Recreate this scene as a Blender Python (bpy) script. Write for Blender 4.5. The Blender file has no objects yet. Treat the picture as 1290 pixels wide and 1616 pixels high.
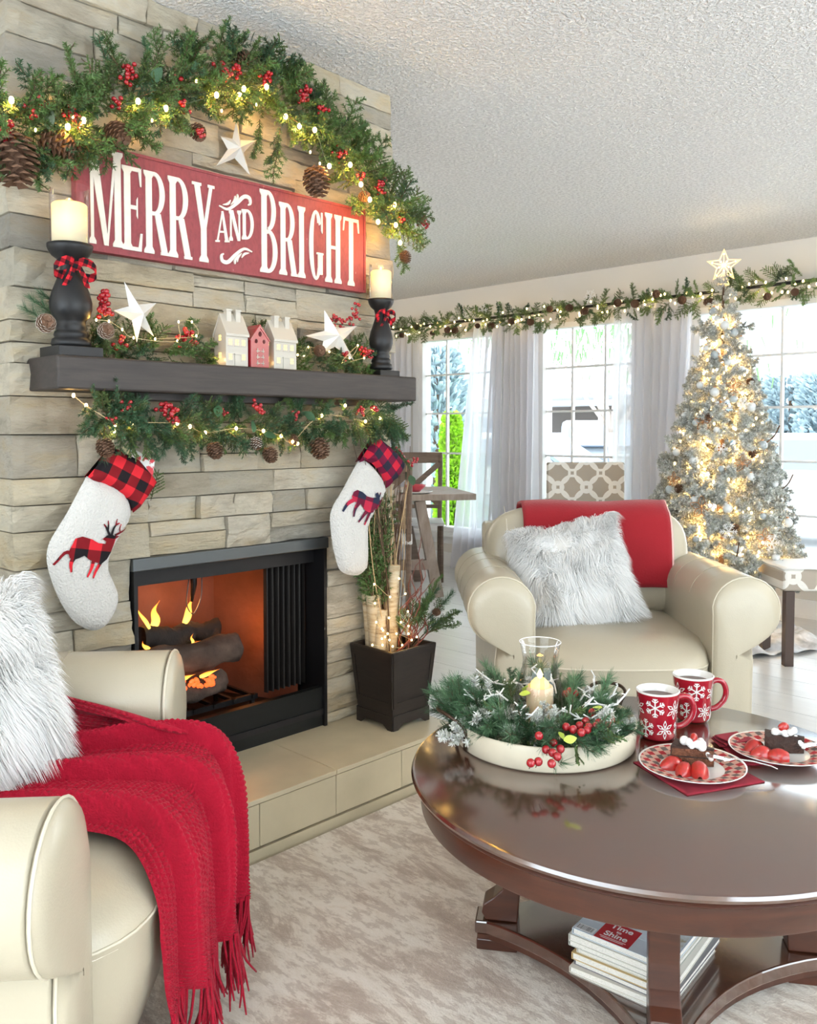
import bpy, math, random
import numpy as np
from mathutils import Vector, Matrix, noise
from mathutils.geometry import delaunay_2d_cdt
random.seed(7); RNG = np.random.default_rng(7)
SC = bpy.context.scene; COL = SC.collection; PI = math.pi
# ------------------------------------------------------------ camera
FPX, CX, CY, CAMH = 1358.0, 645.0, 734.0, 1.2
PITCH = math.atan(54/1358); YAW = math.atan(1334/1359)
cd = bpy.data.cameras.new('camera'); cam = bpy.data.objects.new('camera', cd); COL.objects.link(cam)
cam.location = (0, 0, CAMH); cam.rotation_euler = (PI/2-PITCH, 0, YAW)
cd.sensor_fit = 'AUTO'; cd.sensor_width = 36; cd.lens = FPX/1616*36; cd.shift_y = -(808-CY)/1616; cd.clip_start = .02
SC.camera = cam
# ------------------------------------------------------------ light
w = bpy.data.worlds.new('sky'); SC.world = w; w.use_nodes = True
w.node_tree.nodes['Background'].inputs[0].default_value = (.86, .94, 1, 1)
w.node_tree.nodes['Background'].inputs[1].default_value = 7.5
SC.view_settings.view_transform = 'Standard'; SC.view_settings.look = 'None'
SC.view_settings.exposure = -0.12; SC.view_settings.gamma = 1; SC.view_settings.use_curve_mapping = False
def lamp(name, kind, loc, energy, color, size=.1, rot=None, sy=None, portal=False):
    l = bpy.data.lights.new(name, kind); l.energy = energy; l.color = color
    if kind == 'AREA':
        l.size = size
        if sy: l.shape = 'RECTANGLE'; l.size_y = sy
        if portal: l.cycles.is_portal = True
    else: l.shadow_soft_size = size
    o = bpy.data.objects.new(name, l); COL.objects.link(o); o.location = loc
    if rot: o.rotation_euler = rot
    return o
WY = 5.70
for xa, xb in ((-5.45, -4.55), (-4.12, -3.24), (-2.80, -.70)):
    lamp('window_portal', 'AREA', ((xa+xb)/2, WY+.12, 1.175), 1, (1, 1, 1), xb-xa, (-PI/2, 0, 0), 1.75, True)
lamp('window_portal', 'AREA', (2.62, 1.3, 1.25), 1, (1, 1, 1), 3.4, (0, PI/2, 0), 2.1, True).rotation_euler = (PI/2, 0, PI/2)  # this portal and the next serve the two added, unseen windows
lamp('window_portal', 'AREA', (-.2, -2.42, 1.25), 1, (1, 1, 1), 4.0, (PI/2, 0, 0), 2.1, True)
for lx, ly, le in ((.9, -.9, 135), (1.9, 4.4, 280), (-2.2, -1.6, 60), (-5.7, 1.9, 200)):      # added lamps out of view throw extra light on the ceiling
    lamp('uplight', 'AREA', (lx, ly, 1.73), le, (1, .97, .93), .42, (PI, 0, 0))
# ------------------------------------------------------------ placing
_F = np.array([-math.sin(YAW), math.cos(YAW), 0]); _R = np.array([math.cos(YAW), math.sin(YAW), 0]); _U = np.array([0, 0, 1.])
_fw = _F*math.cos(PITCH)-_U*math.sin(PITCH); _up = _U*math.cos(PITCH)+_F*math.sin(PITCH); _C = np.array([0, 0, CAMH])
def ray(x, y): return _R*(x-CX)/FPX-_up*(y-CY)/FPX+_fw
def PX(x, y, v): r = ray(x, y); return Vector(_C+r*(v-_C[0])/r[0])      # on the plane x = v (the fireplace wall)
def PY(x, y, v): r = ray(x, y); return Vector(_C+r*(v-_C[1])/r[1])
def LW(lat, dep, z=0): return Vector(_R*lat+_F*dep+_U*z)               # floor frame turned 45 degrees to the room (table, chairs)
# ------------------------------------------------------------ mesh helper
MW = {}
class G:
    def __init__(s): s.v = []; s.f = []; s.m = []
    def add(s, vs, fs, mi=0):
        n = len(s.v); s.v.extend([tuple(v) for v in vs]); s.f.extend([tuple(i+n for i in f) for f in fs]); s.m.extend([mi]*len(fs)); return s
    def box(s, x0, x1, y0, y1, z0, z1, mi=0):
        return s.add([(x0,y0,z0),(x1,y0,z0),(x1,y1,z0),(x0,y1,z0),(x0,y0,z1),(x1,y0,z1),(x1,y1,z1),(x0,y1,z1)],
              [(0,3,2,1),(4,5,6,7),(0,1,5,4),(1,2,6,5),(2,3,7,6),(3,0,4,7)], mi)
    def bar(s, a, b, w, h, upv=(0,0,1), mi=0):
        a = Vector(a); b = Vector(b); t = (b-a).normalized(); u = Vector(upv); x = t.cross(u)
        if x.length < 1e-4: x = t.cross(Vector((1,0,0)))
        x.normalize(); y = x.cross(t).normalized(); vs = []
        for p in (a, b):
            for sx, sy in ((-1,-1),(1,-1),(1,1),(-1,1)): vs.append(p+x*sx*w/2+y*sy*h/2)
        return s.add(vs, [(0,1,2,3),(7,6,5,4),(0,4,5,1),(1,5,6,2),(2,6,7,3),(3,7,4,0)], mi)
    def tube(s, pts, r, n=8, mi=0, closed=False):
        pts = [Vector(p) for p in pts]; k = len(pts); rs = r if isinstance(r, (list, tuple)) else [r]*k
        t0 = (pts[1]-pts[0]).normalized(); a = t0.orthogonal().normalized(); vs = []; fs = []
        for i, p in enumerate(pts):
            t = (pts[(i+1) % k]-pts[i-1]) if closed else (pts[min(i+1,k-1)]-pts[max(i-1,0)])
            if t.length < 1e-9: t = t0
            t.normalize(); a = (a-t*a.dot(t))
            if a.length < 1e-6: a = t.orthogonal()
            a.normalize(); b = t.cross(a)
            for j in range(n): q = 2*PI*j/n; vs.append(p+(a*math.cos(q)+b*math.sin(q))*rs[i])
        for i in range(k if closed else k-1):
            for j in range(n):
                i2 = (i+1) % k; fs.append((i*n+j, i*n+(j+1)%n, i2*n+(j+1)%n, i2*n+j))
        if not closed: fs.append(tuple(range(n))[::-1]); fs.append(tuple(range((k-1)*n, k*n)))
        return s.add(vs, fs, mi)
    def lathe(s, prof, n=32, c=(0,0,0), mi=0, mtx=None, cap=False):
        vs = []; fs = []; k = len(prof)
        for r, z in prof:
            for j in range(n):
                q = 2*PI*j/n; v = Vector((r*math.cos(q), r*math.sin(q), z))
                if mtx: v = mtx @ v
                vs.append(v+Vector(c))
        for i in range(k-1):
            for j in range(n): fs.append((i*n+j, i*n+(j+1)%n, (i+1)*n+(j+1)%n, (i+1)*n+j))
        if cap and prof[0][0] > 1e-6: fs.append(tuple(range(n))[::-1])
        if cap and prof[-1][0] > 1e-6: fs.append(tuple(range((k-1)*n, k*n)))
        return s.add(vs, fs, mi)
    def ball(s, c, r, n=10, m=6, mi=0, mtx=None):
        rr = r if isinstance(r, (tuple, list)) else (r, r, r); vs = [(0,0,-1)]; fs = []
        for i in range(1, m):
            a = -PI/2+PI*i/m
            for j in range(n): q = 2*PI*j/n; vs.append((math.cos(a)*math.cos(q), math.cos(a)*math.sin(q), math.sin(a)))
        vs.append((0,0,1)); N = len(vs)-1
        for j in range(n):
            fs.append((0, 1+(j+1)%n, 1+j)); fs.append((N, N-n+j, N-n+(j+1)%n))
            for i in range(m-2): a = 1+i*n; fs.append((a+j, a+(j+1)%n, a+n+(j+1)%n, a+n+j))
        vs = [Vector((x*rr[0], y*rr[1], z*rr[2])) for x, y, z in vs]
        if mtx: vs = [mtx @ v for v in vs]
        return s.add([v+Vector(c) for v in vs], fs, mi)
    def prism(s, poly, off, mi=0):
        n = len(poly); off = Vector(off); a = [Vector(p) for p in poly]
        return s.add(a+[p+off for p in a], [tuple(range(n))[::-1], tuple(range(n, 2*n))]+[(i, (i+1)%n, n+(i+1)%n, n+i) for i in range(n)], mi)
    def grid(s, P, wrapu=False, wrapv=False, mi=0):
        P = np.asarray(P); nu, nv = P.shape[:2]; fs = []
        for i in range(nu if wrapu else nu-1):
            for j in range(nv if wrapv else nv-1):
                i2 = (i+1)%nu; j2 = (j+1)%nv; fs.append((i*nv+j, i2*nv+j, i2*nv+j2, i*nv+j2))
        return s.add(P.reshape(-1, 3), fs, mi)
    def superq(s, c, h, e1=.4, e2=.4, nu=32, nv=18, mtx=None, mi=0):
        def pw(x, e): return math.copysign(abs(x)**e, x)
        vs = []; fs = []
        for i in range(nv+1):
            a = -PI/2+PI*i/nv
            for j in range(nu):
                q = 2*PI*j/nu
                p = Vector((h[0]*pw(math.cos(a),e1)*pw(math.cos(q),e2), h[1]*pw(math.cos(a),e1)*pw(math.sin(q),e2), h[2]*pw(math.sin(a),e1)))
                if mtx: p = mtx @ p
                vs.append(p+Vector(c))
        for i in range(nv):
            for j in range(nu): fs.append((i*nu+j, i*nu+(j+1)%nu, (i+1)*nu+(j+1)%nu, (i+1)*nu+j))
        return s.add(vs, fs, mi)
def mesh(g, name, mats, smooth=False):
    me = bpy.data.meshes.new(name); me.from_pydata(g.v, [], g.f)
    for m in (mats if isinstance(mats, (list, tuple)) else [mats]): me.materials.append(m)
    if any(g.m): me.polygons.foreach_set('material_index', g.m)
    if smooth: me.polygons.foreach_set('use_smooth', [True]*len(g.f))
    me.update(); return me
def trimesh(name, V, T, mats, mi=None):
    V = np.asarray(V, np.float32); T = np.asarray(T, np.int32)
    me = bpy.data.meshes.new(name); me.vertices.add(len(V)); me.vertices.foreach_set('co', V.ravel())
    me.loops.add(T.size); me.loops.foreach_set('vertex_index', T.ravel()); me.polygons.add(len(T))
    me.polygons.foreach_set('loop_start', np.arange(0, T.size, 3, dtype=np.int32))
    for m in (mats if isinstance(mats, (list, tuple)) else [mats]): me.materials.append(m)
    if mi is not None: me.polygons.foreach_set('material_index', np.asarray(mi, np.int32))
    me.update(calc_edges=True); return me
def tag(o, label=None, cat=None, group=None, kind=None):
    if label: o['label'] = label
    if cat: o['category'] = cat
    if group: o['group'] = group
    if kind: o['kind'] = kind
    return o
def thing(name, label, cat, loc=(0,0,0), rz=0, group=None, mtx=None):
    o = bpy.data.objects.new(name, None); COL.objects.link(o); o.empty_display_size = .05
    m = mtx if mtx is not None else Matrix.Translation(Vector(loc)) @ Matrix.Rotation(rz, 4, 'Z')
    o.matrix_basis = m; MW[o.name] = m.copy(); return tag(o, label, cat, group)
def inst(me, name, parent=None, M=None):          # an object that shares a mesh; M in world space
    o = bpy.data.objects.new(name, me); COL.objects.link(o); M = M if M is not None else Matrix()
    if parent: o.parent = parent; o.matrix_basis = MW[parent.name].inverted() @ M
    else: o.matrix_basis = M
    MW[o.name] = M.copy(); return o
def part(g, name, mats, parent=None, smooth=False, local=False, bevel=0, seg=2, org=None):
    """one mesh object; vertices are given in world space, or in the parent's space with local=True"""
    me = mesh(g, name, mats, smooth)
    if parent is not None:
        if not local: me.transform(MW[parent.name].inverted())
        o = inst(me, name); o.parent = parent; MW[o.name] = MW[parent.name].copy()
    else:
        if org is None:
            V = np.array(g.v); org = ((V[:,0].min()+V[:,0].max())/2, (V[:,1].min()+V[:,1].max())/2, V[:,2].min())
        me.transform(Matrix.Translation(-Vector(org))); o = inst(me, name, None, Matrix.Translation(Vector(org)))
    if bevel:
        b = o.modifiers.new('bevel', 'BEVEL'); b.width = bevel; b.segments = seg; b.limit_method = 'ANGLE'; b.angle_limit = .7
        if smooth: b.harden_normals = False
    return o
def kids(o): return [c for c in ALLKIDS.get(o.name, [])]
ALLKIDS = {}
def copy_tree(o, M=None, parent=None):
    c = o.copy(); COL.objects.link(c); c.parent = parent
    if M is not None: c.matrix_basis = M; MW[c.name] = M.copy()
    else: MW[c.name] = MW[parent.name].copy()
    for ch in list(o.children): copy_tree(ch, None, c)
    return c
def rot_to(d, roll=0):                            # rotation taking +Y to direction d
    d = Vector(d).normalized(); return (d.to_track_quat('Y', 'Z').to_matrix() @ Matrix.Rotation(roll, 3, 'Y')).to_4x4()
def cr(pts, n):                                   # Catmull-Rom through points, n steps per span
    P = [Vector(p) for p in pts]; P = [P[0]*2-P[1]]+P+[P[-1]*2-P[-2]]; out = []
    for i in range(1, len(P)-2):
        for k in range(n):
            t = k/n; a, b, c, d = P[i-1], P[i], P[i+1], P[i+2]
            out.append(.5*((2*b)+(c-a)*t+(2*a-5*b+4*c-d)*t*t+(3*b-a-3*c+d)*t**3))
    out.append(P[-2]); return out
# ------------------------------------------------------------ materials
def newmat(name):
    m = bpy.data.materials.new(name); m.use_nodes = True; nt = m.node_tree; b = nt.nodes['Principled BSDF']; return m, nt, b
def N(nt, t, **kw):
    n = nt.nodes.new('ShaderNode'+t)
    for k, v in kw.items():
        if k.startswith('i_'):
            key = k[2:]; key = int(key) if key.isdigit() else key.replace('_', ' '); n.inputs[key].default_value = v
        else: setattr(n, k, v)
    return n
def ramp(nt, src, stops, interp='LINEAR'):
    r = N(nt, 'ValToRGB'); r.color_ramp.interpolation = interp; e = r.color_ramp.elements
    while len(e) < len(stops): e.new(.5)
    for x, (p, c) in zip(e, stops): x.position = p; x.color = (*c, 1) if len(c) == 3 else c
    nt.links.new(src, r.inputs[0]); return r.outputs[0]
def mat(name, col, rough=.5, metal=0, noise_s=0, amt=.1, bump=0, bscale=50, coat=0, stretch=None, sheen=0, spec=None, rand=0, sub=0, trans=0, alpha=1):
    m, nt, b = newmat(name); L = nt.links.new
    b.inputs['Base Color'].default_value = (*col, 1); b.inputs['Roughness'].default_value = rough; b.inputs['Metallic'].default_value = metal
    b.inputs['Coat Weight'].default_value = coat; b.inputs['Sheen Weight'].default_value = sheen
    b.inputs['Transmission Weight'].default_value = trans
    if spec is not None: b.inputs['Specular IOR Level'].default_value = spec
    if sub: b.inputs['Subsurface Weight'].default_value = sub; b.inputs['Subsurface Scale'].default_value = .02
    src = None
    if noise_s or bump:
        tc = N(nt, 'TexCoord'); mp = N(nt, 'Mapping'); L(tc.outputs['Object'], mp.inputs[0])
        if stretch: mp.inputs['Scale'].default_value = stretch
    if noise_s:
        n = N(nt, 'TexNoise', i_Scale=noise_s, i_Detail=6); L(mp.outputs[0], n.inputs['Vector'])
        lo = tuple(max(0, c*(1-amt)) for c in col); hi = tuple(min(1, c*(1+amt)) for c in col)
        src = ramp(nt, n.outputs['Fac'], [(.3, lo), (.7, hi)])
    if rand:
        oi = N(nt, 'ObjectInfo'); hs = N(nt, 'HueSaturation')
        mm = N(nt, 'MapRange'); L(oi.outputs['Random'], mm.inputs[0]); mm.inputs[3].default_value = 1-rand; mm.inputs[4].default_value = 1+rand
        L(mm.outputs[0], hs.inputs['Value'])
        if src: L(src, hs.inputs['Color'])
        else: hs.inputs['Color'].default_value = (*col, 1)
        src = hs.outputs[0]
    if src: L(src, b.inputs['Base Color'])
    if bump:
        n2 = N(nt, 'TexNoise', i_Scale=bscale, i_Detail=4); L(mp.outputs[0], n2.inputs['Vector'])
        bp = N(nt, 'Bump', i_Strength=bump, i_Distance=.01); L(n2.outputs['Fac'], bp.inputs['Height']); L(bp.outputs[0], b.inputs['Normal'])
    return m
def emis(name, col, s, base=None):
    m, nt, b = newmat(name); b.inputs['Base Color'].default_value = (*(base or col), 1)
    b.inputs['Emission Color'].default_value = (*col, 1); b.inputs['Emission Strength'].default_value = s; return m
def plaid(name, ax=('Y','Z'), scale=30, ang=0, red=(.55,.02,.03), dark=(.17,.008,.012), black=(.012,.01,.012), cream=None):
    m, nt, b = newmat(name); L = nt.links.new; b.inputs['Roughness'].default_value = .9; b.inputs['Specular IOR Level'].default_value = .15
    tc = N(nt, 'TexCoord'); mp = N(nt, 'Mapping')
    L(tc.outputs['Object'], mp.inputs[0]); sp = N(nt, 'SeparateXYZ')
    r = [0,0,0]; third = [i for i, a in enumerate('XYZ') if a not in ax][0]; r[third] = ang; mp.inputs['Rotation'].default_value = r
    L(mp.outputs[0], sp.inputs[0]); o = []
    for a in ax:
        mu = N(nt, 'Math', operation='MULTIPLY'); L(sp.outputs[a], mu.inputs[0]); mu.inputs[1].default_value = scale
        fr = N(nt, 'Math', operation='FRACT'); L(mu.outputs[0], fr.inputs[0])
        gt = N(nt, 'Math', operation='GREATER_THAN'); L(fr.outputs[0], gt.inputs[0]); gt.inputs[1].default_value = .5; o.append(gt.outputs[0])
    ad = N(nt, 'Math', operation='ADD'); L(o[0], ad.inputs[0]); L(o[1], ad.inputs[1])
    dv = N(nt, 'Math', operation='MULTIPLY'); L(ad.outputs[0], dv.inputs[0]); dv.inputs[1].default_value = .5
    c = ramp(nt, dv.outputs[0], [(0, red), (.34, dark), (.75, black)], 'CONSTANT'); L(c, b.inputs['Base Color']); return m
# ============================================================ MATERIALS
M_wall = mat('wall_paint', (.66,.635,.59), .8, bump=.05, bscale=300)
M_white = mat('white_trim', (.80,.80,.80), .45)
def ceiling_mat():
    m, nt, b = newmat('popcorn_ceiling'); L = nt.links.new; b.inputs['Roughness'].default_value = .95
    tc = N(nt, 'TexCoord'); n = N(nt, 'TexNoise', i_Scale=70, i_Detail=3, i_Roughness=.6); L(tc.outputs['Object'], n.inputs['Vector'])
    L(ramp(nt, n.outputs['Fac'], [(.38, (.74,.74,.74)), (.6, (.95,.95,.95))]), b.inputs['Base Color'])
    r = ramp(nt, n.outputs['Fac'], [(.42, (0,0,0)), (.62, (1,1,1))]); bp = N(nt, 'Bump', i_Strength=.8, i_Distance=.014)
    L(r, bp.inputs['Height']); L(bp.outputs[0], b.inputs['Normal']); return m
def stone_mat():
    m, nt, b = newmat('ledge_stone'); L = nt.links.new; b.inputs['Roughness'].default_value = .85
    oi = N(nt, 'ObjectInfo'); tc = N(nt, 'TexCoord')
    base = ramp(nt, oi.outputs['Random'], [(0,(.66,.59,.45)),(.18,(.78,.71,.57)),(.36,(.60,.54,.43)),(.50,(.82,.77,.64)),(.64,(.66,.57,.40)),(.78,(.46,.43,.37)),(.86,(.75,.69,.54)),(.97,(.34,.32,.28))])
    mp = N(nt, 'Mapping'); mp.inputs['Scale'].default_value = (1, .5, 1.6); L(tc.outputs['Object'], mp.inputs[0])
    n = N(nt, 'TexNoise', i_Scale=9, i_Detail=7, i_Roughness=.62); L(mp.outputs[0], n.inputs['Vector'])
    v = ramp(nt, n.outputs['Fac'], [(.28,(.66,.63,.59)),(.5,(1,1,1)),(.72,(1.0,.90,.72))])
    mx = N(nt, 'Mix', data_type='RGBA', blend_type='MULTIPLY'); mx.inputs['Factor'].default_value = 1
    L(base, mx.inputs['A']); L(v, mx.inputs['B'])
    n2 = N(nt, 'TexNoise', i_Scale=3.2, i_Detail=3); L(tc.outputs['Object'], n2.inputs['Vector'])
    f = ramp(nt, n2.outputs['Fac'], [(.60,(0,0,0)),(.75,(.55,.55,.55))])
    mx2 = N(nt, 'Mix', data_type='RGBA'); L(f, mx2.inputs['Factor']); L(mx.outputs['Result'], mx2.inputs['A']); mx2.inputs['B'].default_value = (.50,.36,.17,1)
    L(mx2.outputs['Result'], b.inputs['Base Color'])
    n3 = N(nt, 'TexNoise', i_Scale=38, i_Detail=8, i_Roughness=.7); L(mp.outputs[0], n3.inputs['Vector'])
    bp = N(nt, 'Bump', i_Strength=1, i_Distance=.028); L(n3.outputs['Fac'], bp.inputs['Height']); L(bp.outputs[0], b.inputs['Normal']); return m
M_ceil = ceiling_mat(); M_stone = stone_mat()
M_mortar = mat('mortar', (.16,.13,.095), .95)
M_tile = mat('hearth_tile', (.50,.435,.30), .35, noise_s=4, amt=.16, bump=.04, bscale=60, rand=.04)
M_grout = mat('grout', (.20,.17,.12), .9)
def wood(name, a, b_, rough, scale=6, st=(1,1,12), coat=0, bump=.1):
    m, nt, b = newmat(name); L = nt.links.new; b.inputs['Roughness'].default_value = rough; b.inputs['Coat Weight'].default_value = coat; b.inputs['Coat Roughness'].default_value = .12
    tc = N(nt, 'TexCoord'); mp = N(nt, 'Mapping'); mp.inputs['Scale'].default_value = st; L(tc.outputs['Object'], mp.inputs[0])
    n = N(nt, 'TexNoise', i_Scale=scale, i_Detail=8, i_Roughness=.65, i_Distortion=.6); L(mp.outputs[0], n.inputs['Vector'])
    L(ramp(nt, n.outputs['Fac'], [(.3, a), (.7, b_)]), b.inputs['Base Color'])
    bp = N(nt, 'Bump', i_Strength=bump, i_Distance=.004); L(n.outputs['Fac'], bp.inputs['Height']); L(bp.outputs[0], b.inputs['Normal']); return m
M_mantel = wood('dark_mantel_wood', (.012,.009,.008), (.040,.030,.026), .55, 5, (6,1,14))
M_floor = mat('pale_floor', (.62,.61,.59), .28, noise_s=3, amt=.07, rand=.04, stretch=(1,7,1))
M_plank_gap = mat('plank_gap', (.30,.29,.28), .8)
M_black = mat('black_metal', (.006,.006,.007), .5, spec=.3)
M_dark_steel = mat('steel_trim', (.10,.11,.115), .4, metal=.8)
M_birch_in = mat('firebrick', (.16,.06,.035), .7, noise_s=7, amt=.3, bump=.2, bscale=40)
M_glass = None
def pane_mat():
    m, nt, b = newmat('window_glass'); nt.nodes.remove(b); out = nt.nodes['Material Output']; L = nt.links.new
    t = N(nt, 'BsdfTransparent'); t.inputs[0].default_value = (.97,.99,1,1); g = N(nt, 'BsdfGlossy'); g.inputs['Roughness'].default_value = .02
    fr = N(nt, 'Fresnel'); fr.inputs[0].default_value = 1.3; mx = N(nt, 'MixShader'); L(fr.outputs[0], mx.inputs[0]); L(t.outputs[0], mx.inputs[1]); L(g.outputs[0], mx.inputs[2]); L(mx.outputs[0], out.inputs[0]); return m
M_pane = pane_mat()
def clear_glass(tint=.96):
    m, nt, b = newmat('clear_glass'); nt.nodes.remove(b); out = nt.nodes['Material Output']; L = nt.links.new
    t = N(nt, 'BsdfTransparent'); t.inputs[0].default_value = (tint,tint,tint,1); g = N(nt, 'BsdfGlossy'); g.inputs['Roughness'].default_value = .03
    lw = N(nt, 'LayerWeight'); lw.inputs[0].default_value = .22; r = ramp(nt, lw.outputs['Fresnel'], [(0,(.03,.03,.03)),(1,(.55,.55,.55))]); mx = N(nt, 'MixShader'); L(r, mx.inputs[0]); L(t.outputs[0], mx.inputs[1]); L(g.outputs[0], mx.inputs[2]); L(mx.outputs[0], out.inputs[0]); return m
M_clear = clear_glass()
def rug_mat():
    m, nt, b = newmat('distressed_rug'); L = nt.links.new; b.inputs['Roughness'].default_value = .95; b.inputs['Sheen Weight'].default_value = .2
    tc = N(nt, 'TexCoord'); mp = N(nt, 'Mapping'); mp.inputs['Scale'].default_value = (1, 2.6, 1); L(tc.outputs['Object'], mp.inputs[0])
    a = N(nt, 'TexNoise', i_Scale=3.6, i_Detail=10, i_Roughness=.78, i_Distortion=.4); L(mp.outputs[0], a.inputs['Vector'])
    c = ramp(nt, a.outputs['Fac'], [(.34,(.34,.27,.215)),(.44,(.47,.395,.33)),(.49,(.64,.58,.50)),(.6,(.72,.67,.60)),(.72,(.58,.49,.39))])
    n2 = N(nt, 'TexNoise', i_Scale=16, i_Detail=7, i_Roughness=.7); L(mp.outputs[0], n2.inputs['Vector'])
    f = ramp(nt, n2.outputs['Fac'], [(.50,(0,0,0)),(.56,(.6,.6,.6))]); mx = N(nt, 'Mix', data_type='RGBA'); L(f, mx.inputs['Factor']); L(c, mx.inputs['A']); mx.inputs['B'].default_value = (.40,.325,.27,1)
    L(mx.outputs['Result'], b.inputs['Base Color'])
    n3 = N(nt, 'TexNoise', i_Scale=220, i_Detail=2); L(tc.outputs['Object'], n3.inputs['Vector']); bp = N(nt, 'Bump', i_Strength=.5, i_Distance=.004); L(n3.outputs['Fac'], bp.inputs['Height']); L(bp.outputs[0], b.inputs['Normal']); return m
M_rug = rug_mat()
# ============================================================ ROOM
CE = 2.42
def struct(o): o['kind'] = 'structure'; return o
def plainbox(name, *a, m=None): return struct(part(G().box(*a), name, m or M_wall))
plainbox('ceiling', -6.4, 2.7, -2.5, WY+.12, CE, CE+.1, m=M_ceil)
fl = struct(part(G().box(-6.4, 2.7, -2.5, WY+.12, -.12, -.014), 'floor', M_plank_gap, org=(0,0,-.12)))
pm = {}
y = -2.5; row = 0
while y < WY-.01:                                   # floor boards, each its own piece
    x = -6.4+(row*.53) % 1.4-1.4
    while x < 2.7:
        x0 = max(x, -6.4); x1 = min(x+1.4, 2.7)
        if x1-x0 > .05:
            ln = round(x1-x0, 3)
            if ln not in pm: pm[ln] = mesh(G().box(.0015, ln-.0015, .0015, .2385, -.014, 0), 'floor_plank', M_floor)
            inst(pm[ln], 'plank', fl, Matrix.Translation((x0, y, 0)))
        x += 1.4
    y += .24; row += 1
# wall with the three windows
wins = [(-5.45, -4.55, [-5.15, -4.845], 'window_1'), (-4.12, -3.24, [-3.825, -3.53], 'window_2'), (-2.80, -.70, [-2.505, -2.21, -1.90, -1.60, -1.30, -1.0], 'window_3')]
ZR = [.30, .65, 1.0, 1.355, 1.70, 2.05]
g = G(); xs = -6.4
for a, b, _, _ in wins: g.box(xs, a, WY, WY+.12, 0, CE); g.box(a, b, WY, WY+.12, 0, .30); g.box(a, b, WY, WY+.12, 2.05, CE); xs = b
g.box(xs, 2.7, WY, WY+.12, 0, CE); struct(part(g, 'wall_window', M_wall))
for a, b, mu, nm in wins:
    g = G(); e = .045
    g.box(a, b, WY-.015, WY+.10, .30, .30+e); g.box(a, b, WY-.015, WY+.10, 2.05-e, 2.05); g.box(a, a+e, WY-.014, WY+.10, .30+e, 2.05-e); g.box(b-e, b, WY-.014, WY+.10, .30+e, 2.05-e)
    wn = struct(part(g, nm, M_white, bevel=.004)); wn.data.materials[0] = M_white
    part(G().box(a-.05, b+.05, WY-.06, WY-.001, .265, .30), 'window_sill', M_white, wn)
    for (p, q, r_, s_) in ((a-.07, a, .30, 2.12), (b, b+.07, .30, 2.12)): part(G().box(p, q, WY-.02, WY, r_, s_), 'window_casing', M_white, wn)
    part(G().box(a-.07, b+.07, WY-.018, WY, .20, .265), 'window_apron', M_white, wn)
    for x in mu: part(G().box(x-.008, x+.008, WY+.03, WY+.06, .30+e, 2.05-e), 'muntin', M_white, wn)
    for z in ZR[1:-1]: part(G().box(a+e, b-e, WY+.032, WY+.058, z-.008, z+.008), 'muntin', M_white, wn)
    xx = [a+e]+mu+[b-e]; zz = [.30+e]+ZR[1:-1]+[2.05-e]
    for i in range(len(xx)-1):
        for k in range(len(zz)-1): part(G().box(xx[i]+.005, xx[i+1]-.005, WY+.043, WY+.047, zz[k]+.005, zz[k+1]-.005), 'pane', M_pane, wn)
struct(part(G().box(-6.4, 2.7, WY-.016, WY, 0, .11).box(-6.4, 2.7, WY-.022, WY, 0, .02).box(-6.4, 2.7, WY-.012, WY, .11, .12), 'baseboard_window', M_white))
# other walls (outside the frame), with two windows added to brighten the room
g = G(); g.box(2.6, 2.7, -2.5, -.5, 0, CE); g.box(2.6, 2.7, 3.1, WY, 0, CE); g.box(2.6, 2.7, -.5, 3.1, 0, .2); g.box(2.6, 2.7, -.5, 3.1, 2.3, CE); struct(part(g, 'wall_right', M_wall))
g = G(); g.box(-6.4, -2.3, -2.5, -2.4, 0, CE); g.box(1.9, 2.6, -2.5, -2.4, 0, CE); g.box(-2.3, 1.9, -2.5, -2.4, 0, .2); g.box(-2.3, 1.9, -2.5, -2.4, 2.3, CE); struct(part(g, 'wall_back', M_wall))
struct(part(G().box(2.63, 2.64, -.5, 3.1, .2, 2.3), 'window_added_right', M_pane)); struct(part(G().box(-2.3, 1.9, -2.46, -2.45, .2, 2.3), 'window_added_back', M_pane))  # unseen windows, added to let in more daylight
plainbox('wall_left', -3.1, -3.0, -2.4, .868, 0, CE); plainbox('wall_nook', -6.4, -3.0, .9, 1.0, 0, CE); plainbox('wall_far_left', -6.4, -6.3, 1.0, WY, 0, CE)
# uplight lamps added out of view to raise the room's brightness
for lx, ly, lb in ((.9,-.9,'tall white uplight floor lamp added behind the viewpoint for extra light'), (1.9,4.4,'tall white uplight floor lamp added in the far right corner of the room for extra light'), (-2.2,-1.6,'tall white uplight floor lamp added in the rear left corner of the room for extra light'), (-5.7,1.9,'tall white uplight floor lamp added in the nook behind the chimney for extra light')):
    t = thing('added_floor_lamp', lb, 'lamp', (lx,ly,0)); part(G().lathe([(0,.001),(.15,.001),(.15,.02),(.02,.03),(0,.03)], 24, (lx,ly,0)), 'base', M_white, t, True); part(G().tube([(lx,ly,.03),(lx,ly,1.62)], .012, 10), 'pole', M_white, t, True); part(G().lathe([(0,1.61),(.08,1.63),(.20,1.69),(.235,1.725),(.23,1.727),(.19,1.70),(.07,1.645),(0,1.63)], 32, (lx,ly,0)), 'lamp_shade', M_white, t, True)
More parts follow.
